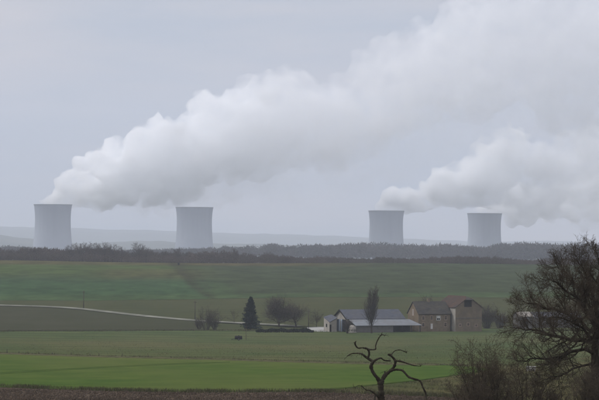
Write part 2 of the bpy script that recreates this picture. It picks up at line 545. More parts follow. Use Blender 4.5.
M_concd = material('tower_base_concrete', (0.3, 0.3, 0.29), None, 0.1)

TOWERS = [(53, 204.5, 38.0, 6000, 'broad steaming cooling tower at far left, beside the pale hills'),
          (194.5, 207.3, 37.4, 6080, 'cooling tower with no steam rising from its rim'),
          (386.3, 210.8, 35.6, 6380, 'cooling tower whose plume leans right towards its steaming neighbour'),
          (484.6, 213.4, 34.6, 6560, 'cooling tower farthest right, half wrapped by drifting steam')]
def tower_profile(n, H, k):
    out = []
    zt = H - 36 * k
    for i in range(n + 1):
        z = H * (0.055 + 0.945 * i / n)
        dz = z - zt
        b = 94 * k if dz > 0 else 153 * k
        out.append((z, 45.0 * k * math.sqrt(1 + (dz / b) ** 2)))
    return out
TOP = []
for i, (px, py, w, d, lab) in enumerate(TOWERS):
    k = w * 0.42e-3 * d / (2 * 48.0)
    top = at(px, py, d)
    H = 165 * k
    base = Vector((top.x, d, top.z - H))
    TOP.append((top, k, d))
    if i == 0:
        root = thing('cooling_tower', base, lab, 'cooling tower', 'cooling towers beyond the woods')
        k0 = k
        prof_t = tower_profile(40, H, k)
        S = 96
        mb = MB()
        vs, fs = [], []
        th = 0.9
        ring = [(r, z) for z, r in prof_t] + [(r - th, z) for z, r in reversed(prof_t)]
        for r, z in ring:
            for s in range(S):
                a = 2 * math.pi * s / S
                vs.append((base.x + r * math.cos(a), base.y + r * math.sin(a), base.z + z))
        m_ = len(ring)
        for j in range(m_):
            j2 = (j + 1) % m_
            for s in range(S):
                s2 = (s + 1) % S
                fs.append((j * S + s, j * S + s2, j2 * S + s2, j2 * S + s))
        mb.add(vs, fs)
        mb.build('shell', M_conc, root, smooth=True)
        # stiffening ring round the mouth
        mr_ = MB(); vs = []; fs = []
        rt = prof_t[-1][1]
        sec = [(rt - 1.6, H - 1.5), (rt + 0.5, H - 1.5), (rt + 0.5, H + 0.3), (rt - 1.6, H + 0.3)]
        for r, z in sec:
            for s in range(S):
                a = 2 * math.pi * s / S
                vs.append((base.x + r * math.cos(a), base.y + r * math.sin(a), base.z + z))
        for j in range(4):
            j2 = (j + 1) % 4
            for s in range(S):
                s2 = (s + 1) % S
                fs.append((j * S + s, j * S + s2, j2 * S + s2, j2 * S + s))
        mr_.add(vs, fs); mr_.build('rim', M_rim, root)
        # raking columns that carry the shell
        cl = MB(); rb, zb = prof_t[0][1], prof_t[0][0]
        for s in range(48):
            for sg in (-1, 1):
                a0 = 2 * math.pi * (s + 0.5) / 48; a1 = a0 + sg * math.pi / 48
                cl.tube([(base.x + (rb + 2) * math.cos(a0), base.y + (rb + 2) * math.sin(a0), base.z - 3),
                         (base.x + rb * math.cos(a1), base.y + rb * math.sin(a1), base.z + zb + .5)], [0.6, 0.6], 5)
        co_ = cl.build('support_columns', M_concd, root); co_['kind'] = 'stuff'
        tower0 = root
    else:
        dup(tower0, base, rz=i * 0.9, sc=k / k0, label=lab, group='cooling towers beyond the woods')

# ------------------------------------------------------------------ steam plumes
def plume(name, label, blobs, d, dens, x_fade, seed, group, disp=1.0, voxel=7.5, depth=1.0):
    """blobs: (px, py, radius in px, depth shift in m) puffs; merged, billowed and filled with a scattering volume"""
    s = 0.42e-3 * d
    rng = random.Random(seed)
    bm = bmesh.new()
    for (px, py, rp, dy) in blobs:
        c = at(px, py, d); c.y += dy
        r = rp * s * 0.93
        bmesh.ops.create_icosphere(bm, subdivisions=3, radius=r, matrix=Matrix.Translation(c))
        # smaller puffs budding off each puff
        for _ in range(14):
            v = Vector((rng.gauss(0, 1), rng.gauss(0, 1), rng.gauss(0.45, 0.6))).normalized()
            if v.z < -.25: v.z = -v.z
            rb = min(r * rng.uniform(0.25, 0.5), rng.uniform(22, 60)); cb = c + v * (r + rb * 0.1)
            bmesh.ops.create_icosphere(bm, subdivisions=2, radius=rb, matrix=Matrix.Translation(cb))
            for _ in range(3):
                v2 = (v + Vector((rng.gauss(0, .8), rng.gauss(0, .8), rng.gauss(0, .8)))).normalized()
                bmesh.ops.create_icosphere(bm, subdivisions=1, radius=rb * rng.uniform(.35, .55), matrix=Matrix.Translation(cb + v2 * rb * .95))
    me = bpy.data.meshes.new(name); bm.to_mesh(me); bm.free()
    ob = bpy.data.objects.new(name, me); COL.objects.link(ob)
    rm = ob.modifiers.new('merge', 'REMESH'); rm.mode = 'VOXEL'; rm.voxel_size = voxel
    for sc, st, ty in ((150, 40, 'CLOUDS'), (100, -46, 'VORONOI'), (46, -30, 'VORONOI'), (22, -15, 'VORONOI'), (30, 34 * disp, 'CLOUDS'), (13, 13, 'CLOUDS')):
        tx = bpy.data.textures.new('billow', ty); tx.noise_scale = sc
        if ty == 'CLOUDS': tx.noise_depth = 2
        dm = ob.modifiers.new('billow', 'DISPLACE'); dm.texture = tx; dm.texture_coords = 'GLOBAL'; dm.strength = st; dm.mid_level = 0.5 if ty == 'CLOUDS' else 0.5
    rm2 = ob.modifiers.new('merge', 'REMESH'); rm2.mode = 'VOXEL'; rm2.voxel_size = voxel * .9
    dg = bpy.context.evaluated_depsgraph_get()
    me2 = bpy.data.meshes.new_from_object(ob.evaluated_get(dg))
    ob.modifiers.clear(); ob.data = me2; me2.name = name
    bm = bmesh.new(); bm.from_mesh(me2); seen = set(); best = []
    for v0 in bm.verts:
        if v0 in seen: continue
        isl = [v0]; seen.add(v0)
        for v1 in isl:
            for e in v1.link_edges:
                v2 = e.other_vert(v1)
                if v2 not in seen: seen.add(v2); isl.append(v2)
        if len(isl) > len(best): best = isl
    keep = set(best)
    bmesh.ops.delete(bm, geom=[v for v in bm.verts if v not in keep], context='VERTS')
    bmesh.ops.recalc_face_normals(bm, faces=bm.faces[:])
    bm.to_mesh(me2); bm.free()
    m = bpy.data.materials.new('steam'); m.use_nodes = True
    t = m.node_tree; N = t.nodes; K = t.links
    N.remove(N['Principled BSDF'])
    v = N.new('ShaderNodeVolumePrincipled')
    v.inputs['Color'].default_value = (0.990, 0.995, 0.999, 1); v.inputs['Anisotropy'].default_value = 0.0
    ge = N.new('ShaderNodeNewGeometry'); sp = N.new('ShaderNodeSeparateXYZ'); K.new(ge.outputs['Position'], sp.inputs[0])
    mr = N.new('ShaderNodeMapRange'); mr.interpolation_type = 'SMOOTHSTEP'
    mr.inputs[1].default_value = at(x_fade[0], 200, d).x; mr.inputs[2].default_value = at(x_fade[1], 200, d).x
    mr.inputs[3].default_value = dens[0]; mr.inputs[4].default_value = dens[1]
    K.new(sp.outputs['X'], mr.inputs[0])
    no = N.new('ShaderNodeTexNoise'); no.inputs['Scale'].default_value = 0.016; no.inputs['Detail'].default_value = 5; no.inputs['Roughness'].default_value = 0.6
    K.new(ge.outputs['Position'], no.inputs['Vector'])
    r2 = N.new('ShaderNodeMapRange'); r2.inputs[1].default_value = 0.38; r2.inputs[2].default_value = 0.62; r2.inputs[3].default_value = 0.1; r2.inputs[4].default_value = 2.0
    K.new(no.outputs[0], r2.inputs[0])
    mu = N.new('ShaderNodeMath'); mu.operation = 'MULTIPLY'
    K.new(mr.outputs[0], mu.inputs[0]); K.new(r2.outputs[0], mu.inputs[1]); K.new(mu.outputs[0], v.inputs['Density'])
    K.new(v.outputs[0], N['Material Output'].inputs['Volume'])
    me2.materials.clear(); me2.materials.append(m)
    tag(ob, label, 'steam', group)
    return ob
G = 'steam plumes drifting from the towers'
plume('steam_plume', 'long white steam plume climbing from the far left tower to the top of the sky',
      [(43, 203, 5, 0), (50, 201, 8, 0), (58, 200, 10, 0), (66, 200, 9, 0), (68, 193, 13, 0), (84, 188, 19, 0), (104, 183, 26, 20), (126, 178, 33, -30), (150, 172, 36, 30), (178, 160, 42, 0), (186, 122, 13, 0), (200, 150, 40, -40),
       (226, 146, 44, 30), (255, 136, 50, 0), (262, 96, 18, 0), (290, 126, 52, -30), (300, 92, 18, 0), (325, 126, 50, 30), (355, 120, 44, 0), (385, 105, 42, -30), (415, 92, 44, 0),
       (440, 70, 42, 30), (470, 50, 46, 0), (500, 30, 46, 0), (480, 80, 46, 40), (520, 66, 46, 0), (555, 45, 50, -20), (560, 90, 46, 20), (600, 50, 60, 0), (600, 100, 44, 0), (490, -8, 36, 0), (540, -20, 40, 0), (640, 10, 70, 0), (650, 80, 60, 0)],
      6250, (0.040, 0.0066), (50, 330), 3, G)
def veil(parent):
    o = plume('veil', '', [(82, 198, 11, 0), (98, 199, 14, 0), (120, 196, 18, 0), (140, 198, 19, 20), (165, 196, 20, 0), (190, 192, 24, 60), (215, 184, 28, 0), (245, 172, 34, -40), (280, 166, 40, 0), (315, 160, 44, 40), (350, 152, 46, 0), (390, 142, 48, 0), (430, 130, 50, 0), (470, 118, 50, 0), (510, 112, 46, 0), (550, 110, 46, 0), (600, 112, 52, 0), (650, 110, 60, 0)],
              6300, (0.006, 0.0009), (110, 320), 17, None, disp=1.6)
    for k in ('label', 'category'):
        if k in o: del o[k]
    o.parent = parent
veil(bpy.data.objects['steam_plume'])
plume('steam_plume', 'thick low steam plume blowing right off the third tower',
      [(374, 208.5, 4, 0), (380, 207.5, 6, 0), (388, 206, 8, 0), (396, 206, 10, 0), (410, 202, 14, 0), (428, 199, 18, 10), (448, 192, 20, 0), (470, 184, 22, 0), (492, 176, 25, 0), (512, 166, 28, 10), (516, 138, 13, 0), (535, 174, 27, 0), (560, 172, 26, 10), (500, 196, 17, 0), (525, 198, 20, 20), (550, 196, 24, 0), (585, 190, 28, 0), (590, 166, 30, 0), (625, 160, 36, 0), (660, 150, 40, 0)],
      6420, (0.042, 0.0095), (395, 590), 7, G)
plume('steam_plume', 'low grey steam bank trailing right from the farthest right tower',
      [(471, 212, 3, 0), (476, 211, 5, 0), (482, 210, 7, 0), (488, 209.5, 8, 0), (495, 210, 9, 0), (510, 210, 14, 0), (530, 208, 20, 0), (552, 206, 24, 10), (576, 204, 26, 0), (602, 200, 28, 0), (630, 196, 32, 0), (664, 190, 36, 0)],
      6600, (0.036, 0.009), (480, 620), 11, G)

# ------------------------------------------------------------------ bare trees
def grow(rng, p, d, length, r, level, spec, out, segs):
    """recursive bare branching; out collects (level, points, radii)"""
    n = spec['n'][level]
    pts = [p.copy()]; rad = [r]
    d = d.normalized(); q = p.copy()
    wob = spec['wob'][level]; up = spec['up'][level]
    r_end = r * spec.get('taper', 0.35)
    for i in range(n):
        d = (d + Vector((rng.gauss(0, wob), rng.gauss(0, wob), rng.gauss(0, wob) + up))).normalized()
        q = q + d * (length / n)
        pts.append(q.copy()); rad.append(r + (r_end - r) * (i + 1) / n)
    out.append((level, pts, rad))
    if level + 1 < len(spec['n']):
        sprout(rng, pts, rad, length, level + 1, spec, out, segs)

def sprout(rng, pts, rad, length, level, spec, out, segs, k=None, start=None):
    k = spec['kids'][level - 1] if k is None else k
    start = spec['start'][level - 1] if start is None else start
    n = len(pts) - 1
    for j in range(k):
        f = start + (1 - start) * (j + rng.random()) / k
        f = min(f, 0.999)
        i = int(f * n); u = f * n - i
        b = pts[i].lerp(pts[i + 1], u); rb = rad[i] + (rad[i + 1] - rad[i]) * u
        ax = (pts[i + 1] - pts[i]).normalized()
        per = Vector((rng.gauss(0, 1), rng.gauss(0, 1) * spec.get('flat', 1), rng.gauss(0, 1)))
        per = (per - ax * per.dot(ax)).normalized()
        a = R(rng.uniform(*spec['ang'][level - 1]))
        nd = ax * math.cos(a) + per * math.sin(a)
        ln = length * spec['len'][level - 1] * rng.uniform(0.7, 1.25) * (1.15 - 0.5 * f)
        grow(rng, b, nd, ln, max(min(rb * spec['rr'], rb * 0.9), spec['rmin']), level, spec, out, segs)

def branches_mesh(out, lo, hi, sides):
    mb = MB()
    for lev, pts, rad in out:
        if lo <= lev <= hi:
            s = sides[min(lev, len(sides) - 1)]
            mb.tube(pts, rad, s, cap=False)
    return mb

M_bark = material('grey_bark', (0.055, 0.048, 0.040), (0.085, 0.075, 0.060), 6, bump=0.4)
M_twig = material('brown_twigs', (0.060, 0.050, 0.042), (0.080, 0.066, 0.055), 1.5)
M_bark_dead = material('dead_bark', (0.028, 0.022, 0.017), (0.060, 0.050, 0.035), 9, detail=8, bump=1.0, stretch=(1, 1, 0.4), c2=(0.10, 0.095, 0.07), scale2=3.0, mix2=.6)
M_bark_dark = material('lichen_bark', (0.038, 0.031, 0.025), (0.068, 0.060, 0.044), 9, detail=8, bump=0.8, stretch=(1, 1, 0.4))
M_twig_dark = material('dark_twigs', (0.062, 0.051, 0.040), (0.092, 0.076, 0.057), 2.5)
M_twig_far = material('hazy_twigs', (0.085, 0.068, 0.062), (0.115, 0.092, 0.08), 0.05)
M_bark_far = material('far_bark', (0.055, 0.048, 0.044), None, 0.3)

def bare_tree(name, loc, h, seed, label, cat='tree', group=None, spread=1.0, twig=0.03, kids=(9, 7, 6), shape='round', mats=None):
    rng = random.Random(seed)
    root = thing(name, loc, label, cat, group)
    base = Vector(loc)
    if shape == 'poplar':
        spec = dict(n=[10, 5, 4, 3], wob=[.02, .06, .1, .15], up=[.05, .22, .18, .12], kids=[kids[0], kids[1], kids[2]], start=[.10, .2, .2], ang=[(20, 38), (18, 45), (20, 50)], len=[.52, .5, .5], rr=.42, rmin=twig, taper=.15)
        ln = h
    else:
        spec = dict(n=[6, 6, 4, 3], wob=[.05, .12, .17, .22], up=[.03, .07, .05, .03], kids=kids, start=[.22, .15, .12], ang=[(20, 80), (25, 60), (25, 62)], len=[.92 * spread, .5, .5], rr=.6, rmin=twig, taper=.3)
        ln = h * .52
    out = []
    grow(rng, base - Vector((0, 0, .2)), Vector((rng.gauss(0, .03), rng.gauss(0, .03), 1)), ln, h * .022, 0, spec, out, None)
    mats = mats or (M_bark, M_twig)
    f_ = h / (max(p.z for _, pts, _ in out for p in pts) - base.z)
    out = [(lv, [base + (p - base) * f_ for p in pts], rad) for lv, pts, rad in out]
    branches_mesh(out, 0, 1, [7, 5]).build('trunk', mats[0], root, smooth=True)
    branches_mesh(out, 2, 9, [3, 3, 3, 3]).build('crown', mats[1], root)
    return root

# ------------------------------------------------------------------ woods
def wood(name, px0, px1, n, d0, d1, top, seed, mat, label=None, wscale=1.0, fine=1.0, faces=150, blob=False):
    """a far-off wood that reads as one mass: many small bare crowns on trunks, in one mesh"""
    rng = np.random.default_rng(seed)
    V = []; Fc = []; o = 0
    pxs = np.sort(rng.uniform(px0, px1, n)); ds = rng.uniform(d0, d1, n)
    for px, d in zip(pxs, ds):
        tr = at(px, float(interp(px, top)), d)
        gz = float(Z(tr.x, d))
        h = (tr.z - gz) * (0.93 + 0.07 * math.sin(px * .37 + d) + 0.08 * math.sin(px * .11 + d * .02) + rng.uniform(-.08, .06))
        if h < 3: continue
        w = h * rng.uniform(0.30, 0.42) * wscale
        # crown faces: slender spikes and small clumps that spread through an egg-shaped volume
        k = faces
        u = rng.normal(0, 1, (k, 3)); u /= np.linalg.norm(u, axis=1)[:, None]
        rr = rng.uniform(0.25, 1.0, k) ** 0.6
        c = u * rr[:, None] * np.array([w, w, h * 0.46]) + np.array([tr.x, d, gz + h * 0.54])
        dirv = u + rng.normal(0, .45, (k, 3)) + np.array([0, 0, .1 if blob else .35])
        dirv /= np.linalg.norm(dirv, axis=1)[:, None]
        ln = h * rng.uniform(0.07, 0.16, k) * (0.65 if blob else 1)
        side = rng.normal(0, 1, (k, 3)); side -= dirv * (side * dirv).sum(1)[:, None]
        side /= np.linalg.norm(side, axis=1)[:, None]
        wd = ln * (0.5 if blob else 0.16) * fine
        tri = np.stack([c - dirv * ln[:, None] * .5 - side * wd[:, None], c - dirv * ln[:, None] * .5 + side * wd[:, None], c + dirv * ln[:, None] * .7], 1)
        V.append(tri.reshape(-1, 3)); Fc.append(np.arange(o, o + 3 * k).reshape(-1, 3)); o += 3 * k
        # trunk
        r = h * .022
        tv = []
        for zz, rq in ((gz - 1, r), (gz + h * .8, r * .3)):
            for a in (0, 2.1, 4.2):
                tv.append((tr.x + rq * math.cos(a), d + rq * math.sin(a), zz))
        V.append(np.array(tv)); Fc.append(np.array([(0, 1, 4), (0, 4, 3), (1, 2, 5), (1, 5, 4), (2, 0, 3), (2, 3, 5)]) + o); o += 6
    V = np.concatenate(V); Fc = np.concatenate(Fc)
    me = bpy.data.meshes.new(name)
    me.from_pydata(V.tolist(), [], Fc.tolist()); me.materials.append(mat); me.update()
    ob = bpy.data.objects.new(name, me); COL.objects.link(ob)
    ob['kind'] = 'stuff'
    if label: ob['label'] = label
    return ob

near_top = L((-120, 246), (0, 246), (40, 246), (68, 246.5), (100, 247), (125, 249.5), (150, 250), (200, 250), (225, 249.5), (260, 252), (300, 254.5), (340, 255.5), (400, 256), (440, 255.5), (470, 253.5), (500, 256), (530, 257.5), (560, 257), (620, 256), (720, 256))
far_top = L((-120, 245), (0, 245), (28, 246.5), (60, 250), (150, 249), (190, 248), (220, 246.5), (262, 246), (270, 243), (285, 245), (330, 244.5), (372, 242.5), (400, 244), (440, 243.5), (476, 246.5), (488, 247), (497, 243.5), (522, 242.5), (545, 243.5), (570, 244), (640, 244), (720, 244))
M_wood = material('winter_wood', (0.075, 0.060, 0.056), (0.135, 0.106, 0.09), 0.06, detail=4, c2=(0.07, 0.066, 0.05), scale2=.015, mix2=.7)
M_wood_far = material('distant_wood', (0.045, 0.043, 0.040), (0.085, 0.072, 0.062), 0.012, detail=3)
wood('woods', -120, 720, 900, 1690, 1790, [(x, y + 1.3) for x, y in near_top], 21, M_wood, 'brown winter wood behind the crest of the far hillside', faces=260)
wood('undergrowth', -120, 720, 1300, 1668, 1720, [(x, y + (4.0 if x > 150 else 6)) for x, y in near_top], 23, M_wood, 'brushwood along the edge of the near wood', faces=130, wscale=2.2, blob=True)
wood('undergrowth', 280, 720, 900, 1672, 1710, [(x, y + 2.2) for x, y in near_top], 25, M_wood, 'brushwood closing the gaps in the near wood', faces=110, wscale=2.4, blob=True)
wood('woods', -140, 740, 1500, 3380, 3760, far_top, 22, M_wood_far, 'blue hazy woodland on the ridge beyond the near wood', faces=170, wscale=1.3, fine=1.9)

# crowns that stand clear of the near wood
t0 = None
spots = [(70, 244, 1675, 'round bare crown standing out of the wood just right of the first tower'),
         (80, 242.6, 1690, 'bare tree with feathery top above the wood, second right of the first tower'),
         (87, 241.6, 1705, 'tall slender bare tree in the pair above the wood right of the first tower'),
         (96, 242.4, 1700, 'broad bare tree closing the feathery row above the wood'),
         (105, 241.8, 1690, 'fan-shaped bare tree in the middle of the row above the wood'),
         (113, 244, 1680, 'low rounded bare tree at the row end above the wood'),
         (122, 246.5, 1690, 'short bare tree where the wood top dips'),
         (139.5, 242.0, 1700, 'lone bare tree with round open crown above the dip in the wood'),
         (146, 247, 1690, 'small bare tree tucked against the lone round one'),
         (177, 247, 1690, 'bushy bare tree in front of the steamless tower'),
         (270, 251, 1760, 'bare tree poking above the wood line in the middle distance'),
         (236, 248, 1700, 'wide bare tree on the wood edge right of the steamless tower')]
for i, (px, py, d, lab) in enumerate(spots):
    tp = at(px, py - .8, d); gz = float(Z(tp.x, d)); h = tp.z - gz
    if t0 is None:
        t0 = bare_tree('wood_edge_tree', (tp.x, d, gz), h, 4, lab, group='trees rising above the near wood', spread=.95, twig=.035, kids=(16, 12, 10), mats=(M_bark_far, M_twig_far)); h0 = h
        t1 = None
    elif i == 1:
        t1 = bare_tree('wood_edge_tree', (tp.x, d, gz), h, 9, lab, group='trees rising above the near wood', spread=.95, twig=.035, kids=(16, 12, 10), mats=(M_bark_far, M_twig_far)); h1 = h
    else:
        s_, hh = (t0, h0) if i % 2 else (t1, h1)
        dup(s_, (tp.x, d, gz), rz=i * 1.3, sc=h / hh, label=lab)

# ------------------------------------------------------------------ trees and poles round the farm
def place_tree(name, px, base_py, top_py, label, seed, d=None, **kw):
    b = ground(px, base_py) if d is None else None
    if d is not None:
        p = at(px, base_py, d); b = Vector((p.x, d, float(Z(p.x, d))))
    h = at(px, top_py, b.y).z - b.z
    return bare_tree(name, b, h, seed, label, **kw)
place_tree('bare_tree', 279, 326.5, 291.5, 'largest round-headed bare tree beside the track, left of the white-gabled barn', 31, spread=1.85, twig=.022, kids=(26, 15, 11)).scale = (1.4, 1.4, 1)
place_tree('bare_tree', 296, 326.8, 297.5, 'thinner bare tree between the largest bare tree and the wooden pole', 33, spread=1.8, twig=.019, kids=(14, 11, 9)).scale = (1.5, 1.5, 1)
place_tree('bare_tree', 316.5, 327.2, 307, 'small bare tree by the pale yard, next to the shed', 34, spread=1.4, twig=.015, kids=(12, 10, 8))
place_tree('bare_tree', 234, 323, 309, 'faint spindly bare tree behind the track, left of the conifer', 36, spread=.9, twig=.02, kids=(7, 6, 6))
place_tree('bare_tree', 219, 323, 313, 'low wispy bare tree behind the track, near the roadside bushes', 37, spread=1.1, twig=.02, kids=(7, 6, 6))
place_tree('poplar', 371.5, 331.8, 283, 'slim upright bare poplar standing in front of the long barn', 35, d=774, shape='poplar', twig=.02, kids=(56, 10, 7))

def bush(name, px, base_py, top_py, wpx, label, seed, group=None, d=None, stems=26, twig=.015, mats=None, cat='bush', kids=(7, 5), zsink=0.1, lean=0.0):
    if d is None:
        b = ground(px, base_py)
    else:
        p = at(px, base_py, d); b = Vector((p.x, d, float(Z(p.x, d))))
    h = at(px, top_py, b.y).z - b.z
    w = wpx * 0.42e-3 * b.y / 2
    root = thing(name, b, label, cat, group)
    rng = random.Random(seed); out = []
    spec = dict(n=[6, 4, 3], wob=[.12, .18, .22], up=[.04, .05, .03], kids=kids, start=[.2, .15], ang=[(25, 55), (25, 60)], len=[.5, .5], rr=.55, rmin=twig, taper=.3)
    for i in range(stems):
        a = rng.uniform(0, 6.283); rr = rng.random() ** .5
        p = b + Vector((math.cos(a) * w * .35 * rr, math.sin(a) * w * .35 * rr, -zsink))
        dr = Vector((math.cos(a) * rr * w / h * .9 + lean, math.sin(a) * rr * w / h * .9, 1))
        grow(rng, p, dr, h * rng.uniform(.62, 1.0) * math.sqrt(1 + (rr * w / h * .6) ** 2), twig * 2.6, 0, spec, out, None)
    mats = mats or (M_bark, M_twig)
    branches_mesh(out, 0, 0, [5]).build('stem', mats[0], root, smooth=True)
    branches_mesh(out, 1, 9, [3, 3, 3]).build('twigs', mats[1], root)
    return root
bush('roadside_bush', 206, 329.5, 309, 17, 'tallest bare roadside bush, where the track meets the dark field', 41, stems=24, twig=.022)
bush('roadside_bush', 215, 329.5, 318, 12, 'lower bramble bush just right of the tallest roadside bush', 42, stems=24, twig=.022)
bush('roadside_bush', 199, 329, 319, 9, 'small bush at the left foot of the tallest roadside bush', 43, stems=18, twig=.022)
bush('farm_bush', 487, 328, 306.5, 19, 'dark bushy thicket against the right wall of the red-roofed barn', 44, stems=46, twig=.028)
bush('farm_bush', 500, 327.5, 313.5, 16, 'lower thicket between the red-roofed barn thicket and the pale-roofed shed', 45, stems=40, twig=.028)
bush('farm_bush', 426, 324, 299, 13, 'dark bare bush showing above the farmhouse ridge', 46, d=830, stems=26, twig=.03)
bush('farm_bush', 347.5, 331.5, 319, 5, 'narrow dark bush beside the grey covered heap', 47, d=770, stems=20, twig=.025)

# spruce: trunk, and a crown of drooping sprays
M_needle = material('dark_needles', (0.012, 0.022, 0.020), (0.024, 0.038, 0.032), 0.8)
def conifer(px, base_py, top_py, label, seed):
    b = ground(px, base_py); h = at(px, top_py, b.y).z - b.z
    root = thing('spruce_tree', b, label, 'tree')
    rng = random.Random(seed)
    tr = MB(); tr.tube([b - Vector((0, 0, .3)), b + Vector((0, 0, h * .5)), b + Vector((0, 0, h * .98))], [.24, .14, .02], 8)
    tr.build('trunk', M_bark, root, smooth=True)
    cr = MB()
    W = h * .36
    for i in range(900):
        f = (i + rng.random()) / 900
        z = h * (.05 + .94 * f)
        rad = W * (1 - f) ** .8 * rng.uniform(.72, 1.08) + .12
        if f < .12: rad *= .8 + f * 1.6
        a = rng.uniform(0, 6.283)
        rad *= .84 + .27 * math.sin(3 * a + 17 * f) * math.sin(23 * f + 2 * a) + .14 * math.sin(41 * f + a)
        dx, dy = math.cos(a), math.sin(a)
        droop = -.28 + .5 * f
        n = 7
        for k in range(n):
            u = (k + .6) / n
            c = b + Vector((dx * rad * u, dy * rad * u, z + droop * rad * u + .12 * rad * u * u))
            for _ in range(2):
                sd = Vector((rng.gauss(0, 1), rng.gauss(0, 1), rng.gauss(-.3, .5))).normalized()
                l = rng.uniform(.35, .75) * (1.15 - .5 * f)
                w_ = Vector((rng.gauss(0, 1), rng.gauss(0, 1), rng.gauss(0, 1))).normalized() * l * .32
                e = c + sd * l * .6 + Vector((dx, dy, 0)) * l * .5
                cr.add([c - w_, c + w_, e], [(0, 1, 2)])
    cr.build('crown', M_needle, root)
conifer(250.5, 329.2, 296.5, 'dark green spruce standing alone beside the pale track', 51)

M_pole = material('weathered_pole', (0.10, 0.085, 0.07), (0.07, 0.06, 0.05), 2)
M_ins = material('brown_insulator', (0.05, 0.03, 0.02), None, 3, rough=0.3, spec=.5)
def pole(px, base_py, top_py, label):
    b = ground(px, base_py); h = at(px, top_py, b.y).z - b.z
    root = thing('utility_pole', b, label, 'utility pole', 'wooden poles along the track')
    m = MB(); m.tube([b - Vector((0, 0, .3)), b + Vector((0, 0, h))], [.17, .12], 10); m.build('pole', M_pole, root, smooth=True)
    c = MB(); c.box(b + Vector((-.55, -.19, h - .65)), Vector((1, 0, 0)), Vector((0, 1, 0)), .12, 1.1, .08); c.build('crossarm', M_pole, root)
    for s in (-.45, .45):
        i_ = MB(); i_.tube([b + Vector((s, -.15, h - .53)), b + Vector((s, -.15, h - .42)), b + Vector((s, -.15, h - .32))], [.05, .07, .03], 8); i_.build('insulator', M_ins, root, smooth=True)
pole(83.6, 308.5, 290.5, 'wooden pole rising from the track edge at far left of the hillside')
pole(195, 320.5, 300.8, 'wooden pole behind the track, left of the roadside bushes')
pole(308.5, 328, 309.5, 'wooden pole between the bare trees and the pale yard')

# young staked tree beside the tank
def sapling():
    b = ground(245.6, 339.5); h = at(245.6, 325.5, b.y).z - b.z
    root = thing('staked_sapling', b, 'slim reddish sapling tied to a stake in the meadow, right of the dark tank', 'tree')
    rng = random.Random(8); out = []
    spec = dict(n=[5, 3, 2], wob=[.03, .12, .2], up=[.02, .15, .1], kids=[8, 4], start=[.45, .3], ang=[(25, 45), (25, 50)], len=[.28, .5], rr=.5, rmin=.018, taper=.4)
    grow(rng, b, Vector((0, 0, 1)), h, .055, 0, spec, out, None)
    branches_mesh(out, 0, 0, [6]).build('trunk', material('red_bark', (0.11, 0.06, 0.045), None, 3), root)
    branches_mesh(out, 1, 9, [3, 3, 3]).build('crown', M_twig, root)
    m = MB(); m.tube([b + Vector((.25, 0, -.2)), b + Vector((.25, 0, 1.5))], [.05, .045], 6); m.build('stake', M_pole, root)
sapling()

# ------------------------------------------------------------------ the farm
TH = R(21)
A_ = Vector((math.cos(TH), math.sin(TH), 0)); B_ = Vector((-math.sin(TH), math.cos(TH), 0)); UP = Vector((0, 0, 1))
M_slate = material('old_slate', (0.075, 0.082, 0.10), (0.11, 0.118, 0.14), 0.8, stretch=(1, 1, 2.5), rough=.8, c2=(0.12, 0.115, 0.105), scale2=.25, mix2=.4)
M_slate_dark = material('dark_brown_slate', (0.050, 0.047, 0.045), (0.078, 0.073, 0.068), 0.8, stretch=(1, 1, 2.5), rough=.8, c2=(0.10, 0.09, 0.07), scale2=.3, mix2=.6)
M_metal = material('pale_sheet_roof', (0.22, 0.24, 0.26), (0.18, 0.195, 0.21), 0.5, rough=.75, c2=(0.15, 0.14, 0.13), scale2=.2, mix2=.35)
M_grey = material('grey_block_wall', (0.16, 0.155, 0.145), (0.12, 0.118, 0.11), 0.9)
M_pale = material('pale_render', (0.40, 0.375, 0.33), (0.31, 0.29, 0.255), 0.7, c2=(0.22, 0.205, 0.18), scale2=.4, mix2=.5)
M_stone = material('tan_rubble_stone', (0.22, 0.17, 0.112), (0.145, 0.115, 0.08), 1.6, detail=8, bump=.5, c2=(0.24, 0.20, 0.15), scale2=.5, mix2=.6)
M_stone2 = material('barn_stone', (0.225, 0.18, 0.125), (0.17, 0.137, 0.098), 1.1, detail=8, bump=.5, c2=(0.115, 0.10, 0.08), scale2=.3, mix2=.5)
M_rust = material('rusty_red_roof', (0.098, 0.064, 0.048), (0.066, 0.048, 0.041), 0.6, stretch=(1, 1, 2), c2=(0.06, 0.052, 0.048), scale2=.28, mix2=.9)
M_darkdoor = material('dark_blue_door', (0.016, 0.020, 0.030), (0.024, 0.028, 0.038), 1)
M_blueframe = material('pale_blue_paint', (0.36, 0.44, 0.54), (0.30, 0.37, 0.46), 1)
M_white = material('white_paint', (0.62, 0.62, 0.60), (0.5, 0.5, 0.48), 1.5)
M_surround = material('brick_surround', (0.40, 0.29, 0.23), (0.32, 0.24, 0.19), 2)
M_glass = material('dark_window_glass', (0.02, 0.022, 0.026), None, 1, rough=.12, spec=.6)
M_dark = material('tarred_boards_and_shade', (0.022, 0.021, 0.021), (0.035, 0.032, 0.03), 2)  # also used for the shade inside the open bay and loft hatch

def P(c, a=0.0, b=0.0, z=0.0):
    return Vector(c) + A_ * a + B_ * b + UP * z

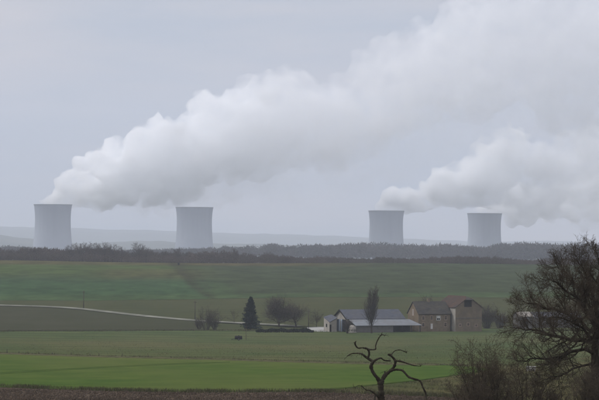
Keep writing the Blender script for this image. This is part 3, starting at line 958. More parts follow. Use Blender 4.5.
def gable_walls(mb, c, L_, W_, he, hr, ridge='a', z0=-1.0):
    """four walls of a gabled building; the ridge runs along a or along b"""
    if ridge == 'a':
        v = [P(c, 0, 0, z0), P(c, L_, 0, z0), P(c, L_, W_, z0), P(c, 0, W_, z0), P(c, 0, 0, he), P(c, L_, 0, he), P(c, L_, W_, he), P(c, 0, W_, he), P(c, 0, W_ / 2, hr), P(c, L_, W_ / 2, hr)]
        f = [(0, 1, 5, 4), (2, 3, 7, 6), (3, 0, 4, 8, 7), (1, 2, 6, 9, 5), (4, 5, 9, 8), (6, 7, 8, 9)]
    else:
        v = [P(c, 0, 0, z0), P(c, L_, 0, z0), P(c, L_, W_, z0), P(c, 0, W_, z0), P(c, 0, 0, he), P(c, L_, 0, he), P(c, L_, W_, he), P(c, 0, W_, he), P(c, L_ / 2, 0, hr), P(c, L_ / 2, W_, hr)]
        f = [(0, 1, 5, 8, 4), (2, 3, 7, 9, 6), (3, 0, 4, 7), (1, 2, 6, 5), (7, 4, 8, 9), (5, 6, 9, 8)]
    mb.add(v, f)

def ground_corner(px, py, d):
    p = at(px, py, d); return Vector((p.x, d, p.z))

def opening(parent, name, c, u, n, a, z, w, h, mat, depth=.08, proud=True):
    """a leaf or pane on a wall: c wall origin, u along the wall, n outwards"""
    o = c + u * a + UP * z + n * (.02 if proud else 0)
    m = MB(); m.box(o, u, n, h, w, depth); return m.build(name, mat, parent)

def window(parent, c, u, n, a, z, w, h, smat, pmat, fmat=None):
    fr = MB(); t = .16
    o = c + u * (a - w / 2) + UP * z
    for (x, y, ww, hh) in ((-t, -t, w + 2 * t, t), (-t, h, w + 2 * t, t), (-t, 0, t, h), (w, 0, t, h)):
        fr.box(o + u * x + UP * y - n * .02, u, n, hh, ww, .1)
    f = fr.build('window', smat, parent)
    pn = MB(); pn.box(o - n * .02, u, n, h, w, .05); q = pn.build('pane', pmat, f)
    ba = MB()
    ba.box(o + u * (w / 2 - .03) + n * .032, u, n, h, .06, .025); ba.box(o + UP * (h * .55) + n * .032, u, n, .05, w / 2 - .032, .02); ba.box(o + u * (w / 2 + .032) + UP * (h * .55) + n * .032, u, n, .05, w / 2 - .032, .02)
    ba.build('glazing_bar', fmat or M_surround, f)
    return f

# long barn
c = ground_corner(347.3, 331.2, 786)
barn = thing('long_barn', P(c, 10, 3), 'long low barn with slate roof, pale sheet lean-to and dark doors in its white gable', 'barn')
w = MB(); gable_walls(w, c, 20.5, 12, 3.95, 6.75); w.build('wall', M_pale, barn)
for nm, q in (('roof', [P(c, -.4, -.35, 4.0), P(c, 20.9, -.35, 4.0), P(c, 20.9, 6, 7.0), P(c, -.4, 6, 7.0)]), ('roof', [P(c, 20.9, 12.35, 4.0), P(c, -.4, 12.35, 4.0), P(c, -.4, 6, 7.0), P(c, 20.9, 6, 7.0)])):
    m = MB(); m.slab(q, .16); m.build(nm, M_slate, barn)
m = MB(); m.slab([P(c, .4, -6.4, 2.05), P(c, 24.2, -6.4, 2.05), P(c, 22.2, -.36, 3.85), P(c, .4, -.36, 3.85)], .12); m.build('lean_to_roof', M_metal, barn)
m = MB(); m.box(P(c, .7, -6.0, -1), A_, B_, 2.95, 13.2, .3); m.box(P(c, .7, -5.7, -1), A_, B_, 2.95, .3, 5.6); m.build('lean_to_wall', M_grey, barn)
for k in range(4):
    m = MB(); m.box(P(c, 14.2 + k * 3.1, -6.0, -1), A_, B_, 3.0, .2, .2); m.build('post', M_dark, barn)
m = MB(); m.box(P(c, 14.0, -.15, -1), A_, B_, 4.4, 8.6, .12); m.build('bay_shade_panel', M_dark, barn)  # dark sheet that paints the shade at the back of the open bay
for b0, ww in ((7.0, 3.7), (1.2, 3.0)):
    opening(barn, 'door', P(c, 0, b0), B_, -A_, 0, -.5, ww, 4.2, M_darkdoor)
for b0, ww in ((6.45, .5), (10.75, .5), (4.25, 1.2)):
    m = MB(); m.box(P(c, -.16, b0, -.5), A_, B_, 4.3, .13, ww); m.build('door_jamb', M_blueframe, barn)
m = MB(); m.slab([P(c, -.62, -.35, 4.0), P(c, -.42, -.35, 4.0), P(c, -.42, 6.0, 7.02), P(c, -.62, 6.0, 7.02)], .3); m.slab([P(c, -.42, 12.35, 4.0), P(c, -.62, 12.35, 4.0), P(c, -.62, 6.0, 7.02), P(c, -.42, 6.0, 7.02)], .3); m.build('verge_board', M_dark, barn)

# small shed against the left end
c2 = ground_corner(329.4, 331.0, 787.0)
sh = thing('shed', P(c2, 1.3, 3), 'small pale shed with dark mono-pitch roof at the left end of the long barn', 'shed')
m = MB()
v = [P(c2, 0, 0, -1), P(c2, 2.6, 0, -1), P(c2, 2.6, 5, -1), P(c2, 0, 5, -1), P(c2, 0, 0, 2.9), P(c2, 2.6, 0, 4.2), P(c2, 2.6, 5, 5.2), P(c2, 0, 5, 4.4)]
m.add(v, [(0, 1, 5, 4), (1, 2, 6, 5), (2, 3, 7, 6), (3, 0, 4, 7)]); m.build('wall', M_pale, sh)
m = MB(); m.slab([P(c2, -.12, -.25, 2.92), P(c2, 2.72, -.25, 4.34), P(c2, 2.72, 5.25, 5.34), P(c2, -.12, 5.25, 4.46)], .14); m.build('roof', M_slate, sh)
opening(sh, 'door', P(c2, .1, 0), A_, -B_, 0, -.3, .55, 2.4, M_dark)
opening(sh, 'window', P(c2, 0, 2), B_, -A_, 0, 1.2, .9, 1.1, M_glass)

# farmhouse
c3 = ground_corner(418.4, 329.6, 793)
hs = thing('farmhouse', P(c3, 6, 4.5), 'stone farmhouse with dark slate roof and two rows of small windows', 'house')
m = MB(); gable_walls(m, c3, 11.6, 9, 5.2, 9.0); m.build('wall', M_stone, hs)
for q in ([P(c3, -.25, -.4, 5.15), P(c3, 11.85, -.4, 5.15), P(c3, 11.85, 4.5, 9.3), P(c3, -.25, 4.5, 9.3)], [P(c3, 11.85, 9.4, 5.15), P(c3, -.25, 9.4, 5.15), P(c3, -.25, 4.5, 9.3), P(c3, 11.85, 4.5, 9.3)]):
    m = MB(); m.slab(q, .18); r_ = m.build('roof', M_slate_dark, hs)
m = MB(); m.box(P(c3, 8.0, 1.4, 6.62), A_, B_, .22, .7, .7); m.build('skylight', M_metal, hs)
for a, z, h, pm in ((1.75, 3.25, 1.15, M_glass), (4.75, 3.25, 1.2, M_glass), (9.95, 3.25, 1.2, M_glass), (1.75, 1.0, 1.15, M_glass), (9.85, 1.0, 1.2, M_glass)):
    window(hs, c3, A_, -B_, a, z, .72, h, M_surround, pm)
f = window(hs, c3, A_, -B_, 7.25, 3.15, 1.15, 1.25, M_white, M_glass, M_white); f['label'] = 'white-framed wider window'
sm = MB(); sm.box(P(c3, 6.75, -.12, 3.75), A_, B_, .6, 1.0, .04); sm.build('shutter', M_white, f)
d_ = opening(hs, 'door', P(c3, 4.3, 0), A_, -B_, 0, 0.05, .95, 2.0, M_surround); 
m = MB(); m.box(P(c3, 4.42, -.18, .2), A_, B_, 1.7, .7, .06); m.build('door_panel', M_white, d_)
window(hs, P(c3, 0, 0), B_, -A_, 4.4, 4.6, 1.2, 2.0, M_surround, M_pale, M_pale)
m = MB(); m.box(P(c3, 5.2, 4.15, 8.5), A_, B_, 1.7, .8, .7); m.build('chimney', M_stone, hs)

# red-roofed barn
c4 = ground_corner(455.4, 329.0, 795)
rb = thing('red_roofed_barn', P(c4, 4.8, 8), 'tall stone barn with rusty red roof and a dark loft hatch under its half-hipped gable', 'barn')
W4, L4, E4, H4 = 9.7, 16.0, 7.3, 10.75
m = MB()
hk = .78
xa, xb = W4 / 2 * hk, W4 - W4 / 2 * hk; hz_ = E4 + (H4 - E4) * hk
m.add([P(c4, 0, 0, -1), P(c4, W4, 0, -1), P(c4, W4, 0, E4), P(c4, xb, 0, hz_), P(c4, xa, 0, hz_), P(c4, 0, 0, E4)], [(0, 1, 2, 3, 4, 5)])
m.add([P(c4, W4, 0, -1), P(c4, W4, L4, -1), P(c4, W4, L4, E4), P(c4, W4, 0, E4)], [(0, 1, 2, 3)])
m.add([P(c4, W4, L4, -1), P(c4, 0, L4, -1), P(c4, 0, L4, E4), P(c4, W4 / 2, L4, H4), P(c4, W4, L4, E4)], [(0, 1, 2, 3, 4)])
m.build('gable_wall', M_stone2, rb)
m = MB(); m.add([P(c4, 0, L4, -1), P(c4, 0, 0, -1), P(c4, 0, 0, E4), P(c4, 0, L4, E4)], [(0, 1, 2, 3)]); m.build('side_wall', M_pale, rb)
o_ = .3
hb = 2.2
m = MB(); m.slab([P(c4, -.35, -o_, E4 - .2), P(c4, xa, -o_, hz_ + .12), P(c4, W4 / 2, hb, H4 + .15), P(c4, W4 / 2, L4 + .3, H4 + .15), P(c4, -.35, L4 + .3, E4 - .2)][::-1], .16)
m.build('roof', M_rust, rb)
m = MB(); m.slab([P(c4, W4 + .35, -o_, E4 - .2), P(c4, W4 + .35, L4 + .3, E4 - .2), P(c4, W4 / 2, L4 + .3, H4 + .15), P(c4, W4 / 2, hb, H4 + .15), P(c4, xb, -o_, hz_ + .12)][::-1], .16)
m.build('roof', M_rust, rb)
m = MB(); m.slab([P(c4, xa - .5, -o_ - .5, hz_ - .25), P(c4, xb + .5, -o_ - .5, hz_ - .25), P(c4, W4 / 2 + .02, hb, H4 + .2), P(c4, W4 / 2 - .02, hb, H4 + .2)], .16)
hp = m.build('hip_roof', M_slate_dark, rb)
opening(rb, 'hatch', P(c4, 3.2, 0), A_, -B_, 0, 7.35, 2.7, 2.25, M_dark)  # dark panel in place of the shaded inside of the open hatch
m = MB(); m.box(P(c4, -.03, -.09, 3.5), A_, B_, .2, W4 + .06, .075); m.build('string_course', M_grey, rb)
for a, z, ww, hh in ((1.7, .9, .6, .7), (4.7, 1.1, .8, .8), (7.6, .8, .7, .7)):
    window(rb, c4, A_, -B_, a, z, ww, hh, M_surround, M_glass)

# sheds seen through the branches of the big tree
c5 = ground_corner(519.5, 326.0, 806)
s5 = thing('pale_roofed_shed', P(c5, 2.3, 2), 'small dark shed with a pale sheet roof seen through the big tree', 'shed')
m = MB(); gable_walls(m, c5, 4.9, 5, 3.3, 4.4); m.build('wall', M_grey, s5)
for q in ([P(c5, -.3, -.4, 3.2), P(c5, 5.2, -.4, 3.2), P(c5, 5.2, 2.5, 4.75), P(c5, -.3, 2.5, 4.75)], [P(c5, 5.2, 5.4, 3.2), P(c5, -.3, 5.4, 3.2), P(c5, -.3, 2.5, 4.75), P(c5, 5.2, 2.5, 4.75)]):
    m = MB(); m.slab(q, .12); m.build('roof', M_pale, s5)
opening(s5, 'door', P(c5, 1.4, 0), A_, -B_, 0, -.2, 1.8, 2.5, M_dark)
c6 = ground_corner(534.5, 325.2, 812)
s6 = thing('long_shed', P(c6, 8, 3), 'long low grey-blue shed behind the big tree, right of the pale-roofed shed', 'shed')
m = MB(); gable_walls(m, c6, 18, 7, 2.6, 4.2); m.build('wall', M_grey, s6)
for q in ([P(c6, -.3, -.4, 2.5), P(c6, 18.3, -.4, 2.5), P(c6, 18.3, 3.5, 4.4), P(c6, -.3, 3.5, 4.4)], [P(c6, 18.3, 7.4, 2.5), P(c6, -.3, 7.4, 2.5), P(c6, -.3, 3.5, 4.4), P(c6, 18.3, 3.5, 4.4)]):
    m = MB(); m.slab(q, .12); m.build('roof', M_slate, s6)
for k in range(5):
    opening(s6, 'door' if k % 2 else 'shutter', P(c6, 1.2 + k * 3.3, 0), A_, -B_, 0, .1 if k % 2 else .7, 1.5, 2.0 if k % 2 else .7, M_dark if k % 2 else M_metal)

# covered heap, hedge bank, yard
def heap():
    b = ground(352, 331.4); b = ground_corner(352, 331.6, 774)
    root = thing('covered_heap', b, 'rounded heap under a pale grey sheet in front of the long barn', 'heap')
    m = MB(); rng = random.Random(3); nr, ns = 7, 18
    vs = []
    for i in range(nr + 1):
        f = i / nr; r = math.sin(f * math.pi / 2)
        for k in range(ns):
            a = 2 * math.pi * k / ns
            j = 1 + rng.gauss(0, .05)
            vs.append((b.x + 1.45 * r * math.cos(a) * j, b.y + 2.0 * r * math.sin(a) * j, b.z - .3 + 2.35 * math.cos(f * math.pi / 2) ** .8 * j))
    fs = [(i * ns + k, i * ns + (k + 1) % ns, (i + 1) * ns + (k + 1) % ns, (i + 1) * ns + k) for i in range(nr) for k in range(ns)]
    m.add(vs, fs); m.build('sheet', M_pale, root, smooth=True)
    for k in range(5):
        a = 3.6 + k * .55
        t_ = MB(); cc = b + Vector((1.3 * math.cos(a), 1.85 * math.sin(a), .35))
        t_.tube([cc + Vector((.3 * math.cos(x), .05, .3 * math.sin(x))) for x in np.linspace(0, 6.2832, 13)], [.09] * 13, 6)
        t_.build('tyre', M_dark, root)
heap()
band('yard', L((306, 330.4), (318, 331.2), (330, 331.4)), L((306, 327.6), (318, 327.0), (330, 327.2)), M_yard, 0.06, x0=307, x1=329, nx=20, ny=8)

M_hedge = material('dark_hedge_leaves', (0.020, 0.026, 0.018), (0.034, 0.040, 0.026), 1.2)
def hedge(px0, px1, base_py, h, label, n, seed, d):
    a = ground_corner(px0, base_py, d); b = ground_corner(px1, base_py + .3, d + 2)
    root = thing('hedge', (a + b) / 2, label, 'hedge')
    rng = np.random.default_rng(seed)
    t = rng.random(n); jit = rng.normal(0, 1, (n, 3))
    hh = h * (0.75 + .25 * np.sin(t * 9) * np.sin(t * 23 + 1)) * np.minimum(1, np.minimum(t, 1 - t) * 9 + .35)
    c_ = np.array(a)[None] * (1 - t[:, None]) + np.array(b)[None] * t[:, None]
    c_[:, 1] += jit[:, 0] * .45
    c_[:, 2] = Z(c_[:, 0], c_[:, 1]) + hh * rng.random(n) ** .7
    u = rng.normal(0, 1, (n, 3)); u /= np.linalg.norm(u, axis=1)[:, None]; v = rng.normal(0, 1, (n, 3)); v /= np.linalg.norm(v, axis=1)[:, None]
    l = rng.uniform(.12, .32, (n, 1))
    tri = np.stack([c_ - u * l, c_ + u * l, c_ + v * l * 1.4], 1).reshape(-1, 3)
    m = MB(); m.v = [tuple(x) for x in tri]; m.f = [(3 * i, 3 * i + 1, 3 * i + 2) for i in range(n)]; m.mi = [0] * n
    m.build('foliage', M_hedge, root)
    st = MB(); rg = random.Random(seed)
    for k in range(26):
        f_ = (k + .5) / 26; p = Vector(a).lerp(Vector(b), f_); p.z = float(Z(p.x, p.y))
        st.tube([p - UP * .1, p + Vector((rg.gauss(0, .1), rg.gauss(0, .1), h * .6))], [.05, .02], 4)
    st.build('stems', M_bark, root)['kind'] = 'stuff'
hedge(256, 313.5, 330.6, 1.3, 'low dark hedge below the pale track, between the spruce and the yard', 4200, 61, 778)

# dark water tank trailer in the meadow
def tank():
    b = ground(238.4, 340.3)
    root = thing('tank_trailer', b, 'dark water tank trailer parked alone in the meadow', 'trailer')
    X_, Y_ = Vector((1, 0, 0)), Vector((0, 1, 0))
    m = MB(); n = 20
    pts = [b + Vector((x, 0, .78)) for x in (-1.05, -1.0, -.9, .95, 1.05, 1.1)]
    m.tube(pts, [.25, .42, .5, .5, .42, .25], n); m.build('tank', material('dark_tank', (0.022, 0.022, 0.024), (0.035, 0.033, 0.032), 2, rough=.6), root, smooth=True)
    m = MB(); m.tube([b + Vector((.1, 0, 1.24)), b + Vector((.1, 0, 1.38))], [.2, .2], 12); m.build('hatch', M_dark, root)
    m = MB(); m.box(b + Vector((-1.1, -.4, .26)), X_, Y_, .1, 2.2, .08); m.box(b + Vector((-1.1, .32, .26)), X_, Y_, .1, 2.2, .08); m.build('chassis', M_dark, root)
    m = MB(); m.tube([b + Vector((-1.0, -.3, .32)), b + Vector((-1.95, 0, .3))], [.05, .05], 6); m.tube([b + Vector((-1.0, .3, .32)), b + Vector((-1.93, 0, .31))], [.05, .05], 6); m.tube([b + Vector((-1.85, 0, .34)), b + Vector((-1.85, 0, -.02))], [.05, .05], 6); m.build('drawbar', M_dark, root)
    for s in (-.58, .58):
        t_ = MB(); cc = b + Vector((.1, s, .3))
        t_.tube([cc + Vector((.23 * math.cos(x), 0, .23 * math.sin(x))) for x in np.linspace(0, 6.2832, 17)], [.09] * 17, 6)
        wh = t_.build('wheel', M_dark, root, smooth=True)
        r_ = MB(); r_.tube([cc - Y_ * .05, cc + Y_ * .05], [.15, .15], 12); r_.build('rim', M_metal, wh)
tank()

# white trough in the near pasture
def trough():
    b = ground(531, 371.2)
    root = thing('water_trough', b, 'white tub used as a water trough, seen through the twigs of the big tree', 'trough')
    k = 10.2 * .42e-3 * b.y / 2
    m = MB(); ns = 28
    def ringv(rx, ry, z): return [b + Vector((rx * math.copysign(abs(math.cos(t)) ** .55, math.cos(t)), ry * math.copysign(abs(math.sin(t)) ** .55, math.sin(t)), z)) for t in np.linspace(0, 2 * math.pi, ns, endpoint=False)]
    rings = [ringv(k * .78, .26, .1), ringv(k * .9, .33, .2), ringv(k * .96, .37, .56), ringv(k, .41, .6), ringv(k * 1.0, .41, .64), ringv(k * .92, .34, .63), ringv(k * .85, .29, .25), ringv(k * .7, .2, .2)]
    vs = [p for r in rings for p in r]; fs = [(i * ns + j, i * ns + (j + 1) % ns, (i + 1) * ns + (j + 1) % ns, (i + 1) * ns + j) for i in range(7) for j in range(ns)]
    fs += [tuple(range(ns - 1, -1, -1)), tuple(7 * ns + j for j in range(ns))]
    m.add(vs, fs); m.build('tub', M_white, root, smooth=True)
    for x in (-.7, .7):
        for y in (-.2, .2):
            l = MB(); l.tube([b + Vector((x * k, y, -.05)), b + Vector((x * k, y, .14))], [.03, .05], 6); l.build('foot', M_white, root)
trough()

# weathered stakes on the line between wheat and meadow
def stakes():
    rng = random.Random(12)
    st0 = None
    names = iter('first second third fourth fifth sixth seventh eighth ninth tenth eleventh'.split())
    for px in (7, 19, 28, 39, 52, 71, 90, 99, 122, 148, 171):
        b = ground(px, float(interp(px, wheat_top)) - .4)
        h = rng.uniform(.34, .55); lab = 'short weathered stake on the wheat edge, ' + next(names) + ' from the left'
        if st0 is None:
            m = MB(); m.tube([b - UP * .2, b + UP * .68, b + UP * .72], [.06, .05, .02], 7); st0 = m.build('fence_stake', M_pole, None, smooth=True, origin=b)
            tag(st0, lab, 'stake', 'stakes on the field edge')
        else:
            o = st0.copy(); COL.objects.link(o); o.location = b; o.scale = (1, 1, h / .72); o.rotation_euler = (rng.gauss(0, .06), rng.gauss(0, .06), rng.random() * 6); o['label'] = lab
stakes()
def hide():
    b = ground(178.6, 266.0); 
    root = thing('hunting_hide', b, 'tiny dark box-like stand on the crest of the far hillside', 'hide')
    X_, Y_ = Vector((1, 0, 0)), Vector((0, 1, 0))
    m = MB(); m.box(b + Vector((-.6, -.6, .7)), X_, Y_, 1.3, 1.2, 1.2); m.build('cabin', M_dark, root)
    m = MB(); m.slab([b + Vector((-.75, -.75, 2.0)), b + Vector((.75, -.75, 2.0)), b + Vector((.75, .75, 2.25)), b + Vector((-.75, .75, 2.25))], .06); m.build('roof', M_dark, root)
    for x in (-.55, .55):
        for y in (-.55, .55):
            l = MB(); l.tube([b + Vector((x, y, -.2)), b + Vector((x, y, .69))], [.06, .06], 6); l.build('leg', M_pole, root)
hide()

# ------------------------------------------------------------------ dead tree in front
def dead_tree(d=106.0):
    def q(u, v, dy=0.0): return at(335 + u / 5.333, 325 + v / 5.333, d + dy)
    s = 0.42e-3 * d / 5.333
    base = q(247, 400); gx = base.x; gz = float(Z(gx, d))
    root = thing('dead_tree', (gx, d, gz), 'gnarled leafless dead tree with twisted limbs standing alone before the wheat', 'tree')
    rng = random.Random(77)
    def smooth_line(pts, rads, sub=6):
        """Catmull-Rom through the joints, with knobbly radii"""
        P_ = [Vector(p) for p in pts]; out = []; ro = []
        for i in range(len(P_) - 1):
            p0 = P_[max(i - 1, 0)]; p1 = P_[i]; p2 = P_[i + 1]; p3 = P_[min(i + 2, len(P_) - 1)]
            for k in range(sub):
                t = k / sub
                out.append(.5 * ((2 * p1) + (p2 - p0) * t + (2 * p0 - 5 * p1 + 4 * p2 - p3) * t * t + (3 * p1 - p0 - 3 * p2 + p3) * t ** 3))
                ro.append((rads[i] + (rads[i + 1] - rads[i]) * t) * (1 + rng.gauss(0, .13)))
        out.append(P_[-1]); ro.append(rads[-1])
        return out, ro
    def limb(name, uv, w, depth=0.0, sides=9, curve=0.3):
        n = len(uv)
        pts = [q(u, v, depth * (i / max(n - 1, 1)) + rng.gauss(0, .03)) for i, (u, v) in enumerate(uv)]
        rad = [x * s / 2 for x in w]
        p, r = smooth_line(pts, rad)
        m = MB(); m.tube(p, r, sides); return m.build(name, M_bark_dead, root, smooth=True)
    gpy = Vector((gx, d, gz))
    t_ = MB()
    p, r = smooth_line([gpy - UP * .3, gpy + UP * .25, q(247, 402), q(247, 372), q(245, 340), q(243, 312), q(243, 296)], [x * s / 2 for x in (56, 42, 33, 30, 29, 31, 26)])
    t_.tube(p, r, 14); t_.build('trunk', M_bark_dead, root, smooth=True)
    limb('branch', [(240, 312), (228, 286), (213, 268), (198, 243), (193, 217), (205, 194)], [24, 21, 19, 18, 17, 18], -.25)
    limb('branch', [(207, 197), (180, 181), (163, 170), (140, 153), (110, 151), (86, 154), (64, 167)], [17, 14, 12, 9, 7, 7, 4], .5)
    limb('branch', [(174, 178), (182, 155), (176, 130), (150, 122), (121, 122), (107, 101), (110, 88)], [13, 12, 12, 9, 8, 10, 5], -.5)
    limb('branch', [(176, 131), (214, 130), (217, 110), (227, 82), (246, 54), (266, 55)], [10, 8, 7, 7, 6, 3], .35)
    limb('branch', [(246, 54), (251, 42)], [5, 3], 0)
    limb('branch', [(203, 196), (225, 183), (245, 177), (262, 188), (297, 192)], [15, 12, 10, 8, 6], .6)
    limb('branch', [(246, 308), (264, 272), (292, 247), (316, 220), (321, 192), (306, 171), (290, 158), (284, 161)], [24, 23, 18, 16, 14, 11, 12, 8], .3)
    limb('branch', [(300, 166), (305, 152), (322, 137), (350, 134), (383, 148)], [9, 5, 5, 5, 4], .5)
    limb('branch', [(318, 192), (350, 194), (385, 205), (414, 214), (435, 218), (457, 221)], [11, 9, 9, 8, 4, 2.5], -.4)
    limb('branch', [(292, 248), (312, 240), (332, 238), (362, 245), (390, 275), (420, 288), (452, 298), (470, 335), (485, 370), (487, 412)], [15, 13, 12, 11, 11, 11, 10, 9, 10, 7], -.7)
    limb('branch', [(478, 352), (486, 372), (494, 378)], [6, 8, 4], 0)
    limb('branch', [(238, 392), (222, 374), (205, 361), (184, 348), (165, 346), (141, 322)], [15, 11, 9, 7, 5, 3], -.3)
    limb('branch', [(150, 333), (130, 322), (104, 333)], [4, 3, 2], .1)
    limb('branch', [(268, 268), (265, 246)], [11, 6], 0)
    limb('branch', [(230, 382), (214, 378), (212, 420)], [8, 9, 6], -.1)
    tw = []
    sp = dict(n=[3, 3], wob=[.25, .3], up=[.05, .05], kids=[2], start=[.3], ang=[(30, 70)], len=[.5], rr=.6, rmin=.006, taper=.3)
    for u, v in ((64, 167), (108, 92), (266, 55), (246, 58), (297, 192), (382, 147), (456, 221), (487, 372), (141, 322), (104, 332), (285, 160), (350, 194), (362, 245), (140, 153), (205, 361), (265, 250)):
        for _ in range(3):
            grow(rng, q(u, v), Vector((rng.gauss(0, 1), rng.gauss(0, .6), rng.gauss(.2, .7))), rng.uniform(.08, .26), .012, 0, sp, tw, None)
    branches_mesh(tw, 0, 9, [4, 3]).build('twigs', M_bark_dead, root)['kind'] = 'stuff'
    return root
dead_tree()

# ------------------------------------------------------------------ big bare tree at the right edge
def big_tree(d=100.0):
    base = at(596.5, 400, d); gz = float(Z(base.x, d)); g0 = Vector((base.x, d, gz))
    root = thing('orchard_tree', g0, 'large spreading bare tree with dense twigs at the right edge of the picture', 'tree')
    rng = random.Random(2024)
    m = MB()
    tp = [g0 - UP * .3, g0 + UP * .3, at(596.5, 400, d), at(595.5, 375, d), at(595, 355, d), at(595.5, 338, d), at(598, 322, d)]
    m.tube(tp, [.32, .25, .19, .175, .165, .145, .12], 12)
    m.build('trunk', M_bark_dark, root, smooth=True)
    spec = dict(n=[1, 6, 4, 3], wob=[.1, .15, .2, .24], up=[.0, .10, .06, .02], kids=[0, 11, 8], start=[.12, .12, .1], ang=[(30, 65), (25, 60), (25, 65)], len=[.32, .52, .55], rr=.5, rmin=.0052, taper=.32)
    out = []
    limbs = [
        ([(595, 354, 0), (585, 350, -.2), (572, 352, -.4), (560, 357, -.5), (546, 358.5, -.7), (535, 358.5, -.8), (526, 361, -.9), (516, 360, -1)], .085, 24),
        ([(595.5, 343, 0), (583, 340, .1), (570, 340, .3), (560, 337, .4), (546, 332.6, .6), (530, 330, .8), (519, 327, 1), (510, 327, 1)], .095, 28),
        ([(597, 330, 0), (590, 318, -.2), (583, 305, -.4), (574, 296, -.5), (562, 287, -.6), (550, 281, -.8), (540, 278, -1)], .09, 28),
        ([(598, 322, 0), (594, 300, .3), (588, 280, .5), (583, 268, .7), (577, 259, .9)], .09, 26),
        ([(598, 322, 0), (603, 300, -.3), (602, 278, -.4), (599, 263, -.5), (597, 252, -.6)], .09, 26),
        ([(596, 335, 0), (580, 320, .8), (562, 312, 1.3), (546, 307, 1.7), (532, 303, 2), (522, 304, 2.2)], .08, 26),
        ([(595, 360, 0), (582, 366, -.6), (566, 373, -1), (550, 377, -1.3), (536, 384, -1.5)], .06, 20),
        ([(596, 345, 0), (588, 335, -1), (575, 325, -2), (560, 318, -2.6), (545, 318, -3)], .075, 24),
        ([(597, 335, 0), (592, 310, 1), (578, 288, 1.8), (566, 272, 2.4), (556, 266, 2.8)], .075, 26),
        ([(597, 345, 0), (612, 336, .2), (640, 326, .4), (668, 318, .6), (690, 318, .6)], .09, 20),
        ([(598, 330, 0), (618, 306, -.4), (638, 282, -.6), (652, 264, -.8)], .09, 20),
        ([(596, 358, 0), (620, 360, .4), (650, 364, .8), (672, 372, 1)], .07, 16),
        ([(597, 340, 0), (602, 325, -1.2), (608, 305, -2.4), (610, 285, -3.2)], .08, 18),
        ([(597, 340, 0), (604, 322, 1.4), (614, 300, 2.6), (618, 276, 3.4)], .08, 18),
    ]
    for pts, r0, k in limbs:
        w = [at(x, y, d + dy) + Vector((rng.gauss(0, .02), 0, rng.gauss(0, .02))) for x, y, dy in pts]
        # refine with slight kinks
        P2, R2 = [], []
        n = len(w) - 1
        for i in range(n):
            for t in (0, .5):
                P2.append(w[i].lerp(w[i + 1], t) + (Vector((rng.gauss(0, .035), rng.gauss(0, .05), rng.gauss(0, .035))) if t else Vector()))
                R2.append(r0 * (1 - .86 * (i + t) / n))
        P2.append(w[-1]); R2.append(r0 * .14)
        R2 = [x * 1.02 for x in R2]; m = MB(); m.tube(P2, R2, 8); m.build('limb', M_bark_dark, root, smooth=True)
        ln = sum((P2[i + 1] - P2[i]).length for i in range(len(P2) - 1))
        sprout(rng, P2, R2, max(ln, 3.4), 1, spec, out, None, k=k, start=.14)
    branches_mesh(out, 1, 1, [5, 5]).build('branches', M_bark_dark, root, smooth=True)['kind'] = 'stuff'
    branches_mesh(out, 2, 9, [3, 3, 3, 3]).build('crown', M_twig_dark, root)
big_tree()

def near_bush(px, d, top_py, wpx, label, seed, stems, lean=0.0, kids=(9, 7, 4)):
    p = at(px, 400, d); b = Vector((p.x, d, float(Z(p.x, d))))
    h = at(px, top_py, d).z - b.z; w = wpx * .42e-3 * d / 2
    root = thing('thorn_bush', b, label, 'bush')
    rng = random.Random(seed); out = []
    spec = dict(n=[8, 5, 4, 2], wob=[.09, .16, .2, .25], up=[.035, .05, .03, .02], kids=list(kids), start=[.25, .15, .15], ang=[(20, 50), (25, 60), (25, 60)], len=[.42, .5, .5], rr=.5, rmin=.0055, taper=.25)
    for i in range(stems):
        a = rng.uniform(0, 6.283); rr = (i + .5) / stems
        p0 = b + Vector((math.cos(a) * w * .25 * rr, math.sin(a) * w * .25 * rr, -.1))
        dr = Vector((math.cos(a) * rr * w / h * 1.0 + lean, math.sin(a) * rr * w / h * 1.0, 1))
        grow(rng, p0, dr, h * rng.uniform(.7, 1.0) * math.sqrt(1 + (rr * w / h * .55) ** 2), .028 * rng.uniform(.6, 1.2), 0, spec, out, None)
    branches_mesh(out, 0, 0, [6]).build('stem', M_bark_dark, root, smooth=True)
    branches_mesh(out, 1, 9, [4, 3, 3, 3]).build('twigs', M_twig_dark, root)
near_bush(490, 96, 350, 98, 'tall straggly thorn bush with leaning stems, leftmost below the big tree', 81, 23, lean=-.06, kids=(9, 7, 4))
near_bush(522, 101, 356, 78, 'open twiggy thorn bush between the leaning one and the big tree', 86, 12, kids=(8, 7, 4))
near_bush(548, 104, 384, 70, 'dense dark thorn bush in front of the white trough', 82, 20)
near_bush(586, 92, 368, 70, 'dense thorn bush at the foot of the big tree', 83, 20)
near_bush(468, 92, 382, 54, 'low sprawling thorn bush reaching towards the dead tree', 84, 12, lean=-.1)
near_bush(612, 108, 352, 80, 'thorn bush behind the trunk of the big tree', 85, 14)

